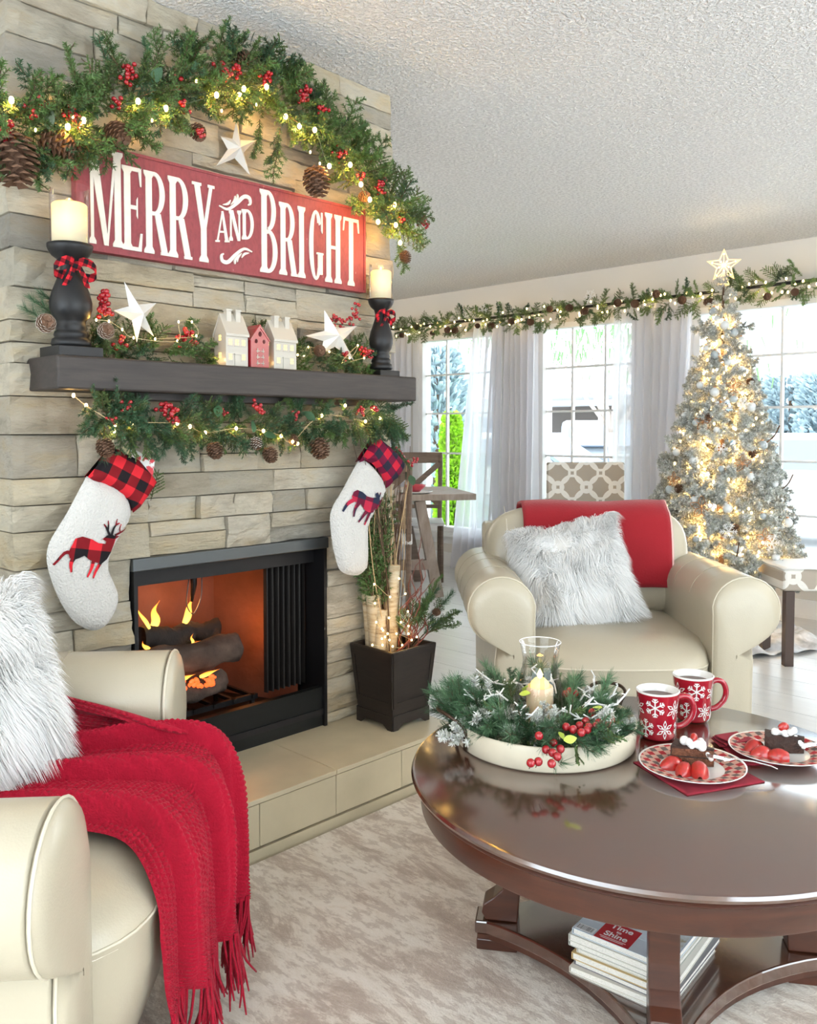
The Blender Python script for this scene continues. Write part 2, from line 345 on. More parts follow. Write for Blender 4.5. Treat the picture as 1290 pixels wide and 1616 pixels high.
# ------------------------------------------------------------ chimney breast: core and every stone
XF = -2.27
FY0, FY1, FZ0, FZ1 = 1.190, 1.905, .18, .835
g = G(); g.box(-3.0, XF-.035, .872, FY0, 0, CE); g.box(-3.0, XF-.035, FY1, 2.222, 0, CE); g.box(-3.0, XF-.035, FY0, FY1, FZ1, CE); g.box(-3.0, XF-.035, FY0, FY1, 0, FZ0)
g.box(-3.0, -2.80, FY0, FY1, FZ0, FZ1)
chim = struct(part(g, 'wall_chimney', M_mortar))
def stone(y0, y1, z0, z1, depthL=0, depthR=0):
    ln = y1-y0; h = z1-z0; ny = max(3, int(ln/.028)); nz = max(3, int(h/.022)); gp = .0016
    pop = random.uniform(-.008, .010); tilt = random.uniform(-.005, .005); tz = random.uniform(-.004, .004); sd = random.uniform(0, 99); rf = random.choice([.008, .012, .018])
    P = np.zeros((ny+1, nz+1, 3))
    for i in range(ny+1):
        for k in range(nz+1):
            u = i/ny; v = k/nz; yy = y0+gp+(ln-2*gp)*u; zz = z0+gp+(h-2*gp)*v
            ed = min(u*ln, (1-u)*ln, v*h, (1-v)*h); edge = max(0, 1-ed/.008)
            d = noise.fractal(Vector((yy*9+sd, zz*16, sd)), 1.0, 2.0, 4)*rf+abs(noise.noise(Vector((yy*22, zz*40+sd, 3))))*rf*.7
            wob = .0016*noise.noise(Vector((yy*30, zz*30, sd)))
            P[i, k] = (XF+pop+tilt*(u-.5)*2+tz*(v-.5)*2+d-edge*.006, yy+(wob if 0 < u < 1 else wob*1.2), zz+(wob if 0 < v < 1 else 0))
    g = G().grid(P); n = ny+1; mz = nz+1
    xb = XF-.05
    bl = XF-.05-depthL; br = XF-.05-depthR
    b = len(g.v); g.v += [(bl, y0+gp, z0+gp), (br, y1-gp, z0+gp), (br, y1-gp, z1-gp), (bl, y0+gp, z1-gp)]; 
    idx = lambda i, k: i*mz+k
    g.f += [tuple([idx(i, 0) for i in range(n)]+[b+1, b]), tuple([idx(n-1, k) for k in range(mz)]+[b+2, b+1]),
            tuple([idx(i, nz) for i in range(n-1, -1, -1)]+[b+3, b+2]), tuple([idx(0, k) for k in range(nz, -1, -1)]+[b, b+3])]
    g.m = [0]*len(g.f)
    part(g, 'stone', M_stone, chim)
def course(z0, z1, ya, yb, endL, endR):
    y = ya
    while y < yb-.001:
        ln = random.uniform(.13, .40)
        if yb-(y+ln) < .10: ln = yb-y
        l = endL and y == ya; r = endR and y+ln > yb-.002
        jl = random.uniform(-.008, .006) if l else 0; jr = random.uniform(-.008, .008) if r else 0
        if z1-z0 > .075 and random.random() < .30:
            zm = z0+(z1-z0)*random.uniform(.35, .65); stone(y+jl, y+ln+jr, z0, zm, .4 if l else 0, .3 if r else 0); stone(y+jl*.3, y+ln-jr, zm, z1, .4 if l else 0, .3 if r else 0)
        else: stone(y+jl, y+ln+jr, z0, z1, .4 if l else 0, .3 if r else 0)
        y += ln
def courses(za, zb):
    z = [za]
    while z[-1] < zb-.001:
        h = random.choice([.055, .07, .085, .10, .115])
        if zb-(z[-1]+h) < .05: h = zb-z[-1]
        z.append(z[-1]+h)
    return z
zs = courses(FZ0, FZ1)
for a, b in zip(zs, zs[1:]): course(a, b, .864, FY0-.004, True, False)
for a, b in zip(zs, zs[1:]): course(a, b, FY1+.004, 2.23, False, True)
zs = courses(FZ1, CE)
for a, b in zip(zs, zs[1:]): course(a, b, .864, 2.23, True, True)
# ------------------------------------------------------------ hearth
HX, HZ = -1.945, .18
h = thing('hearth', 'raised beige tiled hearth step in front of the fireplace', 'hearth', (-2.1, 1.7, 0))
part(G().box(XF-.03, HX-.012, 1.02, 2.225, .0, HZ-.012), 'hearth_core', M_grout, h)
ys = [1.02, 1.39, 1.67, 1.95, 2.23]
for a, b in zip([1.02, 1.19, 1.67], [1.19, 1.67, 2.23]): part(G().box(XF-.02, HX+.004, a+.001, b-.001, HZ-.014, HZ), 'tile', M_tile, h, bevel=.002)
for a, b in zip([1.02, 1.12, 1.39, 1.67, 1.95], [1.12, 1.39, 1.67, 1.95, 2.23]): part(G().box(HX-.014, HX, a+.001, b-.001, .042, HZ-.017), 'tile', M_tile, h, bevel=.0015)
part(G().box(HX-.014, HX+.002, 1.02, 2.23, 0, .036), 'plinth_tile', M_tile, h)
part(G().box(XF-.02, HX-.014, 2.222, 2.23, .0, HZ-.016), 'end_tile', M_tile, h)
# ------------------------------------------------------------ firebox
fb = thing('fireplace_insert', 'black metal fireplace insert with burning logs', 'fireplace', (-2.5, 1.55, .18))
BX = -2.72; by0, by1 = 1.36, 1.745; ft = .80
g = G(); g.add([(BX,by0,.24),(BX,by1,.24),(BX,by1,ft),(BX,by0,ft)], [(0,1,2,3)]); part(g, 'back_panel', M_birch_in, fb)
for s, (ya, yb) in enumerate(((by0, FY0), (by1, FY1))): part(G().add([(BX,ya,.24),(XF-.12,yb+(-.03 if s else .03),.24),(XF-.12,yb+(-.03 if s else .03),ft),(BX,ya,ft)], [(0,1,2,3)]), 'side_panel', M_birch_in, fb)
part(G().box(BX, XF, FY0, FY1, .22, .24), 'firebox_floor', M_black, fb)
part(G().box(BX-.02, XF-.02, FY0, FY1, ft-.005, ft), 'firebox_roof', M_black, fb)
for a in (FY0, FY1-.012): part(G().box(XF-.13, XF+.006, a, a+.012, .18, ft), 'door_jamb', M_black, fb)
part(G().box(XF-.02, XF+.010, FY0-.004, FY1+.006, ft-.002, FZ1), 'lintel', M_dark_steel, fb, bevel=.003)
part(G().box(XF-.03, XF-.006, FY0+.012, FY1-.012, .18, .315), 'lower_panel', mat('black_panel', (.003,.004,.004), .5, spec=.25), fb)
part(G().box(XF-.08, XF-.05, FY0+.012, FY1-.012, ft-.055, ft-.004), 'smoke_shield', M_black, fb)
part(G().lathe([(0,.73),(.028,.735),(.034,.76),(.03,ft)], 14, (-2.56,1.56,0)), 'damper_collar', M_black, fb, True); part(G().tube([(-2.56,1.56,.74),(-2.56,1.565,.68),(-2.56,1.555,.62)], [.014,.011,.005], 8), 'damper_handle', M_black, fb, True); part(G().tube(cr([(-2.55,1.54,.70),(-2.55,1.53,.62),(-2.55,1.555,.58),(-2.55,1.585,.63),(-2.55,1.59,.70)],6), .0022, 5), 'damper_chain', M_dark_steel, fb, True)
for ya, yb, am in ((1.715, 1.880, .018), (1.205, 1.235, .008)):      # pleated mesh curtains
    P = [[(XF-.10+am*math.sin(i*.75), ya+(yb-ya)*i/60, z) for z in (.315, .5, .76)] for i in range(61)]
    part(G().grid(P), 'mesh_curtain', mat('fire_mesh', (.010,.008,.007), .6, metal=.3), fb, True)
g = G()
for k in range(6): g.box(-2.62, -2.38, 1.30+k*.075, 1.312+k*.075, .30, .312)
g.box(-2.40,-2.385,1.28,1.70,.295,.312); g.box(-2.61,-2.60,1.28,1.70,.295,.312)
for yy in (1.30,1.68):
    for xx in (-2.61,-2.39): g.box(xx-.006,xx+.006,yy-.006,yy+.006,.24,.30)
part(g, 'grate', M_black, fb)
M_log = mat('charred_log', (.050,.033,.025), .95, noise_s=14, amt=.6, bump=.9, bscale=30)
M_char = mat('burnt_black_log', (.018,.015,.014), .95, bump=.8, bscale=40)
def log(a, b, r, m, label, nm='fire_log'):
    a = Vector(a); b = Vector(b); n = 16; P = []; ax = (b-a).normalized(); u = ax.orthogonal().normalized(); v = ax.cross(u)
    for i in range(15):
        c = a.lerp(b, i/14); row = []
        for j in range(n):
            q = 2*PI*j/n; rr = r*(1+.22*noise.noise(Vector((i*.5+a.x*20, math.cos(q)*1.6, math.sin(q)*1.6))) + .12*noise.noise(Vector((i*1.7, q*4, a.y*9))))
            row.append(c+(u*math.cos(q)+v*math.sin(q))*rr+Vector((0,0,.006*math.sin(i*.6))))
        P.append(row)
    g = G().grid(P, wrapv=True); g.f += [tuple(range(n))[::-1], tuple(range(14*n, 15*n))]; g.m += [0, 0]
    o = part(g, nm, m, None, True); tag(o, label, 'log', 'logs burning in the fireplace'); return o
PF = lambda x, y, v=-2.50: PX(x, y, v)
log(PF(228,1052,-2.44), PF(372,1022,-2.44), .047, M_log, 'grey-brown bark log lying across the front of the fire grate')
log(PF(250,1103,-2.40), PF(350,1075,-2.42), .036, M_log, 'lowest dark log in front of the glowing embers')
log(PF(222,1008,-2.55), PF(300,1003,-2.56), .036, M_char, 'blackened log on top with two flames rising from it')
log(PF(290,1000,-2.60), PF(345,992,-2.57), .032, M_char, 'black charred log end at the back of the fire')
M_ember = emis('ember', (1,.12,.02), 2.2, (.1,.02,.01))
g = G()
for i in range(80):
    u = random.random(); c = PF(262+78*u, 1088-16*u+random.uniform(-7,7), -2.375+random.uniform(-.01,.01)); g.ball(c, random.uniform(.004,.009), 5, 4)
o = part(g, 'embers', M_ember); tag(o, 'bed of small glowing red embers under the logs', 'embers', kind='stuff')
def flame_mat():
    m, nt, b = newmat('flame'); nt.nodes.remove(b); out = nt.nodes['Material Output']; L = nt.links.new
    tc = N(nt, 'TexCoord'); sp = N(nt, 'SeparateXYZ'); L(tc.outputs['Generated'], sp.inputs[0])
    c = ramp(nt, sp.outputs['Z'], [(0,(1,.62,.12)),(.45,(1,.50,.07)),(1,(1,.20,.02))]); e = N(nt, 'Emission'); L(c, e.inputs[0]); e.inputs[1].default_value = 3.5
    t = N(nt, 'BsdfTransparent'); lw = N(nt, 'LayerWeight'); lw.inputs[0].default_value = .5; mx = N(nt, 'MixShader'); f = ramp(nt, lw.outputs['Facing'], [(0,(0,0,0)),(.85,(.75,.75,.75))]); L(f, mx.inputs[0]); L(e.outputs[0], mx.inputs[1]); L(t.outputs[0], mx.inputs[2]); L(mx.outputs[0], out.inputs[0]); return m
M_flame = flame_mat()
def flame(base, tip, w_, label, bend=.02):
    base = Vector(base); tip = Vector(tip); g = G(); pts = []; rs = []
    for i in range(13):
        t = i/12; p = base.lerp(tip, t); p.y += bend*math.sin(t*7); pts.append(p); rs.append(w_*max(.03, (math.sin(PI*min(1, t*.82+.22))**1.2)*(1-.45*t)))
    g.tube(pts, rs, 8); o = part(g, 'flame', M_flame, None, True); tag(o, label, 'flame'); return o
flame(PF(236,992,-2.53), PF(214,956,-2.53), .008, 'thin straight flame leaning left at the left end of the fire', .002)
flame(PF(240,992,-2.55), PF(250,948,-2.55), .017, 'wavy flame beside the thin leaning flame on the top log', .008)
flame(PF(291,984,-2.56), PF(306,940,-2.56), .015, 'bright tall flame leaning right above the burnt log', .004)
flame(PF(303,1018,-2.50), PF(304,1000,-2.52), .006, 'small curled flame between the upper and lower logs', .004)
flame(PF(300,1018,-2.49), PF(340,1008,-2.50), .007, 'low flat flame licking along between the logs', .002)
flame(PF(282,1074,-2.37), PF(308,1064,-2.37), .009, 'low yellow flame under the front log, left of the pair', .002)
flame(PF(316,1068,-2.37), PF(346,1056,-2.37), .009, 'low yellow flame under the front log, right of the pair', .002)
flame(PF(236,1030,-2.46), PF(224,1012,-2.46), .009, 'flame at the lower left edge of the fire opening', .004)
for p, e in ((PF(232,960,-2.58), .55), (PF(300,950,-2.60), .75), (PF(385,1000,-2.50), .75), (PF(300,1068,-2.35), .10), (PF(400,960,-2.42), .35)): lamp('fire_light', 'POINT', p, e, (1,.32,.06), .02)
# ============================================================ SIGN
XS = -2.232
M_sign = mat('sign_red_paint', (.36,.035,.05), .6, noise_s=18, amt=.18, stretch=(1,1,6))
def sign_mat():
    m, nt, b = newmat('worn_red_paint'); L = nt.links.new; b.inputs['Roughness'].default_value = .6
    tc = N(nt, 'TexCoord'); mp = N(nt, 'Mapping'); mp.inputs['Scale'].default_value = (1, 1.6, .7); L(tc.outputs['Object'], mp.inputs[0])
    n = N(nt, 'TexNoise', i_Scale=55, i_Detail=5, i_Roughness=.7); L(mp.outputs[0], n.inputs['Vector'])
    L(ramp(nt, n.outputs['Fac'], [(.3,(.17,.024,.032)),(.5,(.235,.036,.046)),(.685,(.27,.045,.055)),(.71,(.62,.5,.45))]), b.inputs['Base Color']); return m
M_sign = sign_mat(); M_letter = mat('ivory_paint', (.74,.70,.63), .6, noise_s=40, amt=.06)
sg = thing('wall_sign', 'long worn red wooden sign reading MERRY AND BRIGHT above the mantel', 'sign', (-2.25, 1.54, 1.682))
part(G().box(-2.262, XS, 1.022, 2.058, 1.682, 1.968), 'board', M_sign, sg, bevel=.004)
g = G()
for a in ((1.022,1.682,2.058,1.690),(1.022,1.960,2.058,1.968)): g.box(XS, XS+.003, a[0], a[2], a[1], a[3])
for a in ((1.022,1.030),(2.050,2.058)): g.box(XS, XS+.003, a[0], a[1], 1.690, 1.960)
part(g, 'border', M_sign, sg)
class Gl:                                            # flat letter made of overlapping strokes, then given thickness
    def __init__(s): s.p = []
    def quad(s, *p): s.p.append(list(p))
    def rect(s, x0, y0, x1, y1): s.p.append([(x0,y0),(x1,y0),(x1,y1),(x0,y1)])
    def ring(s, cx, cy, rx, ry, tx, ty, a0, a1, n=16):
        for i in range(n):
            q0 = math.radians(a0+(a1-a0)*i/n); q1 = math.radians(a0+(a1-a0)*(i+1)/n)
            s.p.append([(cx+rx*math.cos(q0), cy+ry*math.sin(q0)), (cx+rx*math.cos(q1), cy+ry*math.sin(q1)), (cx+(rx-tx)*math.cos(q1), cy+(ry-ty)*math.sin(q1)), (cx+(rx-tx)*math.cos(q0), cy+(ry-ty)*math.sin(q0))])
    def stem(s, x, H, st, sf=.006, sh=.012, top=True, bot=True, y0=0):
        s.rect(x, y0, x+st, H)
        if top: s.rect(x-sf, H-sh*.7, x+st+sf, H); s.quad((x-sf,H-sh*.7),(x+st+sf,H-sh*.7),(x+st,H-sh*1.6),(x,H-sh*1.6))
        if bot: s.rect(x-sf, y0, x+st+sf, y0+sh*.7); s.quad((x-sf,y0+sh*.7),(x,y0+sh*1.6),(x+st,y0+sh*1.6),(x+st+sf,y0+sh*.7))
    def rib(s, pts, ws):
        P = [Vector((p[0], p[1], 0)) for p in pts]; k = len(P); e = []
        for i in range(k):
            t = (P[min(i+1,k-1)]-P[max(i-1,0)]).normalized(); n = Vector((-t.y, t.x, 0))*ws[i]/2; e.append((P[i]+n, P[i]-n))
        for i in range(k-1): s.p.append([(e[i][1].x,e[i][1].y),(e[i+1][1].x,e[i+1][1].y),(e[i+1][0].x,e[i+1][0].y),(e[i][0].x,e[i][0].y)])
def glyph(ch, W, H, st, th, sf=.006, sh=.012):
    g = Gl()
    if ch == 'E': g.stem(0,H,st,sf,sh); g.rect(0,H-th,W,H); g.quad((W-.010,H),(W,H),(W,H-.05),(W-.004,H-.05)); g.rect(st,H*.52-th/2,W*.78,H*.52+th/2); g.quad((W*.70,H*.52-.022),(W*.78,H*.52-.03),(W*.78,H*.52+.03),(W*.70,H*.52+.022)); g.rect(0,0,W*.97,th); g.quad((W-.012,0),(W*.97,0),(W*1.04,.05),(W-.004,.05))
    elif ch == 'R': g.stem(0,H,st,sf,sh); g.rect(0,H-th,W*.42,H); g.rect(st,H*.47,W*.42,H*.47+th); g.ring(W*.42,H*.735,W*.53,H*.265,st*.85,th,-90,90); g.quad((W*.42,H*.5),(W*.42+st,H*.5),(W+.004,sh*.7),(W-st*.8,sh*.7)); g.rect(W-st*.9,0,W+.009,sh*.7)
    elif ch == 'B': g.stem(0,H,st,sf,sh); g.rect(0,H-th,W*.4,H); g.rect(st,H*.5-th/2,W*.4,H*.5+th/2); g.rect(0,0,W*.4,th); g.ring(W*.4,H*.755,W*.52,H*.245,st*.85,th,-90,90); g.ring(W*.4,H*.265,W*.6,H*.265,st*.85,th,-90,90)
    elif ch == 'D': g.stem(0,H,st,sf,sh); g.rect(0,H-th,W*.35,H); g.rect(0,0,W*.35,th); g.ring(W*.35,H*.5,W*.65,H*.5,st,th,-90,90)
    elif ch == 'Y': g.quad((0,H),(st,H),(W*.5+st*.3,H*.42),(W*.5-st*.5,H*.42)); g.quad((W-th,H),(W,H),(W*.5+st*.5,H*.44),(W*.5-st*.1,H*.42)); g.rect(W*.5-st/2,0,W*.5+st/2,H*.45); g.rect(-sf,H-sh*.7,st+sf,H); g.rect(W-th-sf,H-sh*.7,W+sf,H); g.rect(W*.5-st/2-sf,0,W*.5+st/2+sf,sh*.7); g.quad((W*.5-st/2-sf,sh*.7),(W*.5-st/2,sh*1.6),(W*.5+st/2,sh*1.6),(W*.5+st/2+sf,sh*.7))
    elif ch == 'M': g.stem(0,H,th,sf,sh,top=False); g.quad((-.004,H),(st,H),(W*.5+st*.35,0),(W*.5-st*.35,0)); g.quad((W-st,H),(W-st*.6,H),(W*.5+st*.3,0),(W*.5,0)); g.stem(W-st,H,st,sf,sh); g.rect(-sf-.004,H-sh*.7,st+.002,H)
    elif ch == 'I': g.stem(0,H,st,sf,sh)
    elif ch == 'G': g.ring(W*.5,H*.5,W*.5,H*.5,st*.9,th,45,315,24); g.rect(W-st,.02,W,H*.40); g.rect(W-st-sf,H*.40-sh*.5,W+sf*.6,H*.40); g.quad((W-.006,H*.98),(W,H*.98),(W,H*.68),(W-.005,H*.72)); g.ring(W*.5,H*.5,W*.5,H*.5,.010,th,40,75,6)
    elif ch == 'H': g.stem(0,H,st,sf,sh); g.stem(W-st,H,st,sf,sh); g.rect(st,H*.49,W-st,H*.49+th)
    elif ch == 'T': g.stem(W/2-st/2,H,st,sf,sh,top=False); g.rect(0,H-th,W,H); g.quad((0,H),(.007,H),(.001,H*.80),(-.003,H*.80)); g.quad((W-.007,H),(W,H),(W+.003,H*.80),(W-.001,H*.80))
    elif ch == 'A': g.quad((W*.46,H),(W*.56,H),(th*.8,0),(0,0)); g.quad((W*.42,H),(W*.58,H),(W,0),(W-st,0)); g.rect(W*.25,H*.30,W*.75,H*.30+th*.8); g.rect(-sf,0,th+sf,sh*.6); g.rect(W-st-sf*.6,0,W+sf,sh*.6)
    elif ch == 'N': g.stem(0,H,th*.8,sf,sh); g.stem(W-th*.8,H,th*.8,sf,sh,bot=False); g.quad((-.002,H),(st,H),(W,0),(W-st*.8,0))
    return g
def put(gl, y0, z0, name='letter', shear=0, dx=.0035, parent=None):
    g = G()
    for ii, p in enumerate(gl.p):
        q = [(XS-.0005, y0+a, z0+b+shear*a) for a, b in p]; ar = sum(q[i][1]*q[(i+1)%len(q)][2]-q[(i+1)%len(q)][1]*q[i][2] for i in range(len(q)))
        if ar < 0: q = q[::-1]
        g.prism(q, (dx+ii*.00005, 0, 0))
    part(g, name, M_letter, parent or sg)
HL = .229; Z0 = 1.699
put(glyph('M', .087, .257, .019, .009, .006), 1.061, Z0+.002)
for ch, y, W in (('E',1.157,.052),('R',1.222,.062),('R',1.297,.062),('Y',1.376,.064),('R',1.690,.058),('I',1.765,.020),('G',1.806,.056),('H',1.880,.060),('T',1.956,.068)): put(glyph(ch, W, HL, .019, .011), y, Z0)
put(glyph('B', .060, .257, .020, .012), 1.616, Z0-.002)
for k, (ch, y, W) in enumerate((('A',1.452,.042),('N',1.500,.036),('D',1.546,.040))): put(glyph(ch, W, .092, .011, .007, .004, .009), y, 1.765+k*.011, shear=.12)
s1 = cr([(0,0,0),(.03,-.008,0),(.062,.012,0),(.088,.034,0),(.108,.032,0),(.112,.016,0),(.104,.010,0)], 5); ws = [.002+.008*math.sin(PI*i/(len(s1)-1))+.002 for i in range(len(s1))]
def swash(flip):
    g = Gl(); f = lambda p: (p[0], p[1]) if not flip else (.118-p[0], -p[1])
    g.rib([f(p) for p in s1], ws)
    for a in ([(.012,.004),(.030,.008),(.040,.020)], [(.040,.006),(.054,.020),(.056,.034)], [(.052,.012),(.064,.028),(.064,.040)]): c = cr([(x,y,0) for x,y in a], 4); g.rib([f(p) for p in c], [.0015+.006*math.sin(PI*i/(len(c)-1)) for i in range(len(c))])
    return g
put(swash(False), 1.462, 1.874, 'swash', .10); put(swash(True), 1.462, 1.742, 'swash', .10)
# ============================================================ GREENERY TEMPLATES
def leafmat(name, c, rand=.3): return mat(name, c, .55, rand=rand, noise_s=12, amt=.3)
M_fir = leafmat('fir_green', (.075,.15,.035)); M_fir2 = leafmat('dark_fir_green', (.035,.095,.04)); M_cedar = leafmat('cedar_green', (.10,.17,.05)); M_pine = leafmat('long_pine_green', (.07,.15,.07))
M_twig = mat('twig_brown', (.10,.055,.03), .8); M_sage = leafmat('sage_leaf', (.26,.34,.22)); M_snow = mat('flocked_white', (.80,.80,.79), .9, rand=.08)
M_berry = mat('red_berry', (.33,.008,.014), .25, coat=.4); M_cone = mat('pinecone_brown', (.13,.065,.035), .75, noise_s=60, amt=.4); M_conew = mat('pinecone_tip', (.55,.50,.44), .8)
def needles(path, n, ln, wd, spread, mi, V, T, I, flat=0, droop=0):
    k = len(path)
    for i in range(n):
        t = (i+.5)/n; f = t*(k-1); a = int(f); p = path[a].lerp(path[min(a+1, k-1)], f-a); d = (path[min(a+1,k-1)]-path[a]).normalized()
        q = random.uniform(0, 2*PI) if not flat else (random.choice([0, PI])+random.gauss(0, .35))
        u = d.orthogonal().normalized() if not flat else Vector((1,0,0)); v = d.cross(u)
        s = (u*math.cos(q)+v*math.sin(q)); nd = (d*(1-spread)+s*spread).normalized(); l = ln*random.uniform(.75, 1.1)*(1-.35*t)
        e = p+nd*l+Vector((0,0,-droop*l)); w_ = nd.cross(Vector((random.gauss(0,1), random.gauss(0,1), random.gauss(0,1)))).normalized()*wd/2
        b = len(V); V += [p-w_, p+w_, e+w_*.35, e-w_*.35]; T += [(b,b+1,b+2),(b,b+2,b+3)]; I += [mi, mi]
def stemg(path, r, V, T, I, mi):
    for i in range(len(path)-1):
        a, b = path[i], path[i+1]; d = (b-a).normalized(); u = d.orthogonal().normalized(); v = d.cross(u); n = len(V)
        for p in (a, b):
            for j in range(3): q = 2*PI*j/3; V.append(p+(u*math.cos(q)+v*math.sin(q))*r)
        for j in range(3): j2 = (j+1)%3; T += [(n+j,n+j2,n+3+j2),(n+j,n+3+j2,n+3+j)]; I += [mi]*2
def sprig(kind, seed, mg):
    random.seed(seed); V = []; T = []; I = []
    c = random.uniform(-.25, .25); main = [Vector((c*t*t*.5, t, -.25*t*t*random.uniform(.2, 1))) for t in [i/6 for i in range(7)]]
    if kind == 'fir': L_, n0, ns, nl, wd, sp, sides = 1, 90, 44, .15, .021, .60, 8
    elif kind == 'cedar': L_, n0, ns, nl, wd, sp, sides = 1, 36, 36, .07, .034, .5, 13
    elif kind == 'pine': L_, n0, ns, nl, wd, sp, sides = 1, 200, 0, .45, .013, .42, 0
    elif kind == 'frost': L_, n0, ns, nl, wd, sp, sides = 1, 90, 44, .20, .036, .66, 5
    stemg(main, .013, V, T, I, 1); needles(main, n0, nl, wd, sp, 0, V, T, I)
    if kind == 'frost': needles(main, 60, nl*.9, wd, sp, 2, V, T, I)
    for k in range(sides):
        t = .15+.7*k/max(1, sides-1); f = t*6; a = int(f); p = main[a].lerp(main[min(a+1,6)], f-a); sgn = 1 if k % 2 else -1
        sl = .42*(1-.5*t)*random.uniform(.8, 1.15); d = Vector((sgn*.75, .7, random.uniform(-.35, .35))).normalized(); pt = [p+d*sl*s for s in (0,.5,1)]
        stemg(pt, .008, V, T, I, 1); needles(pt, ns, nl*.8, wd, sp, 0, V, T, I)
        if kind == 'frost': needles(pt, 26, nl*.8, wd, sp, 2, V, T, I)
    return trimesh('sprig_'+kind, [tuple(v) for v in V], T, mg, I)
FIR = [sprig('fir', s, [M_fir, M_twig]) for s in range(4)]; FIR2 = [sprig('fir', s+20, [M_fir2, M_twig]) for s in range(3)]
CED = [sprig('cedar', s+40, [M_cedar, M_twig]) for s in range(3)]; PIN = [sprig('pine', s+50, [M_pine, M_twig]) for s in range(3)]; PIN2 = [sprig('pine', s+55, [M_fir2, M_twig]) for s in range(2)]
M_frostg = mat('frosted_green', (.50,.52,.46), .85, rand=.2); FRO = [sprig('frost', s+70, [M_frostg, M_twig, M_snow]) for s in range(5)]
random.seed(11)
def pinecone_mesh(white=False):
    g = G(); n = 70
    g.ball((0,.5,0), (.22,.45,.22), 8, 6, 0)
    for i in range(n):
        t = i/n; q = i*2.399963; y = .05+.9*t; r = .40*math.sin(PI*min(1, .12+t*.86))**.7+.02; c = Vector((math.cos(q)*r*.55, y, math.sin(q)*r*.55)); o = Vector((math.cos(q), .45, math.sin(q))).normalized(); s = Vector((-math.sin(q), 0, math.cos(q)))
        l = .26*(1-.4*abs(t-.4)); w_ = .15; up = o.cross(s); b = len(g.v); e = c+o*l
        g.v += [tuple(c-s*w_*.4), tuple(c+s*w_*.4), tuple(e+s*w_*.8), tuple(e-s*w_*.8), tuple(e+up*.05), tuple(c+up*.05)]
        g.f += [(b,b+1,b+2,b+3),(b+3,b+2,b+4),(b,b+3,b+4,b+5),(b+1,b+5,b+4,b+2)]; g.m += [0, 1 if white else 0, 0, 0]
    return mesh(g, 'pinecone', [M_cone, M_conew])
CONE = pinecone_mesh(); CONEW = pinecone_mesh(True)
def berry_mesh(n, seed, R=.5):
    random.seed(seed); g = G()
    for i in range(n):
        d = Vector((random.gauss(0,1), random.gauss(0,1)+.5, random.gauss(0,1))).normalized()*R*random.uniform(.35, 1); g.tube([(0,0,0), d], .018, 3, 1); g.ball(d, .15, 8, 5, 0)
    return mesh(g, 'berry_cluster', [M_berry, M_twig], True)
BER = [berry_mesh(9, 1), berry_mesh(13, 2), berry_mesh(7, 3)]
def leaf_mesh(m):
    g = G(); P = []
    for i in range(7):
        t = i/6; w_ = .30*math.sin(PI*min(1, t*.97+.03))**.8; P.append([(-w_, t, .08*w_-.15*t*t), (0, t, .06-.15*t*t-.05), (w_, t, .08*w_-.15*t*t)])
    g.grid(P); return mesh(g, 'leaf', m, True)
LEAF = leaf_mesh(M_fir2); LEAFS = leaf_mesh(M_sage); M_lime = mat('lime_holly', (.50,.66,.10), .45); LEAFL = leaf_mesh(M_lime)
M_bulb = emis('warm_bulb', (1,.72,.28), 14); M_bulb_soft = emis('soft_bulb', (1,.74,.34), 7); BULB = mesh(G().ball((0,0,0), (1,1,1), 8, 6), 'bulb', M_bulb, True); BULBS = mesh(G().ball((0,0,0), (1,1,1), 6, 4), 'bulb', M_bulb_soft, True)
random.seed(21)
def at(p, d, s, roll=None): return Matrix.Translation(Vector(p)) @ rot_to(d, random.uniform(0, 2*PI) if roll is None else roll) @ Matrix.Diagonal((s, s, s, 1))
def garland(root, path, rad, n, size, kinds, axis_out=(1,0,0), out=.5, flat=1.0, name='sprig'):
    """sprigs of shared meshes set round a path; every sprig is a part"""
    pts = cr(path, 8); L_ = len(pts)
    for i in range(n):
        f = (i+random.random())/n*(L_-1.01); a = int(f); p = pts[a].lerp(pts[a+1], f-a); t = (pts[a+1]-pts[a]).normalized()
        q = random.uniform(0, 2*PI); s = t.orthogonal().normalized(); v = t.cross(s); dr = (s*math.cos(q)+v*math.sin(q))
        o = Vector(axis_out)
        if dr.dot(o) < -.2: dr = dr-o*(dr.dot(o))*1.3
        d = (dr*.9+t*random.choice([-1, 1])*random.uniform(.2, 1.0)+o*out*random.random()).normalized()
        sz = random.uniform(*size); pos = p+dr*rad*random.uniform(.1, .55)
        inst(random.choice(kinds), name, root, at(pos, d, sz))
def bulbs_along(root, pts, n, jit, r=.0045, o=(1,0,0), me=None, glow=0, every=2, gcol=(1,.58,.16), wire=None):
    P = []
    L_ = len(pts)
    for i in range(n):
        f = (i+.5)/n*(L_-1.01); a = int(f); p = pts[a].lerp(pts[a+1], f-a)+Vector((random.uniform(-.2,.2)*jit, random.uniform(-jit,jit), random.uniform(-jit,jit)))+Vector(o)*jit*.9
        P.append(p); inst(me or BULB, 'bulb', root, Matrix.Translation(p) @ Matrix.Diagonal((r,r,r*1.5,1)))
        if glow and i % every == 0: lamp('bulb_light', 'POINT', p+Vector(o)*.012, glow, gcol, .008)
    if wire: part(G().tube(cr(P, 4), .0012, 4), 'light_wire', wire, root)
    return P
M_wire = mat('green_wire', (.03,.06,.03), .6); M_wirew = mat('clear_wire', (.55,.42,.22), .4)
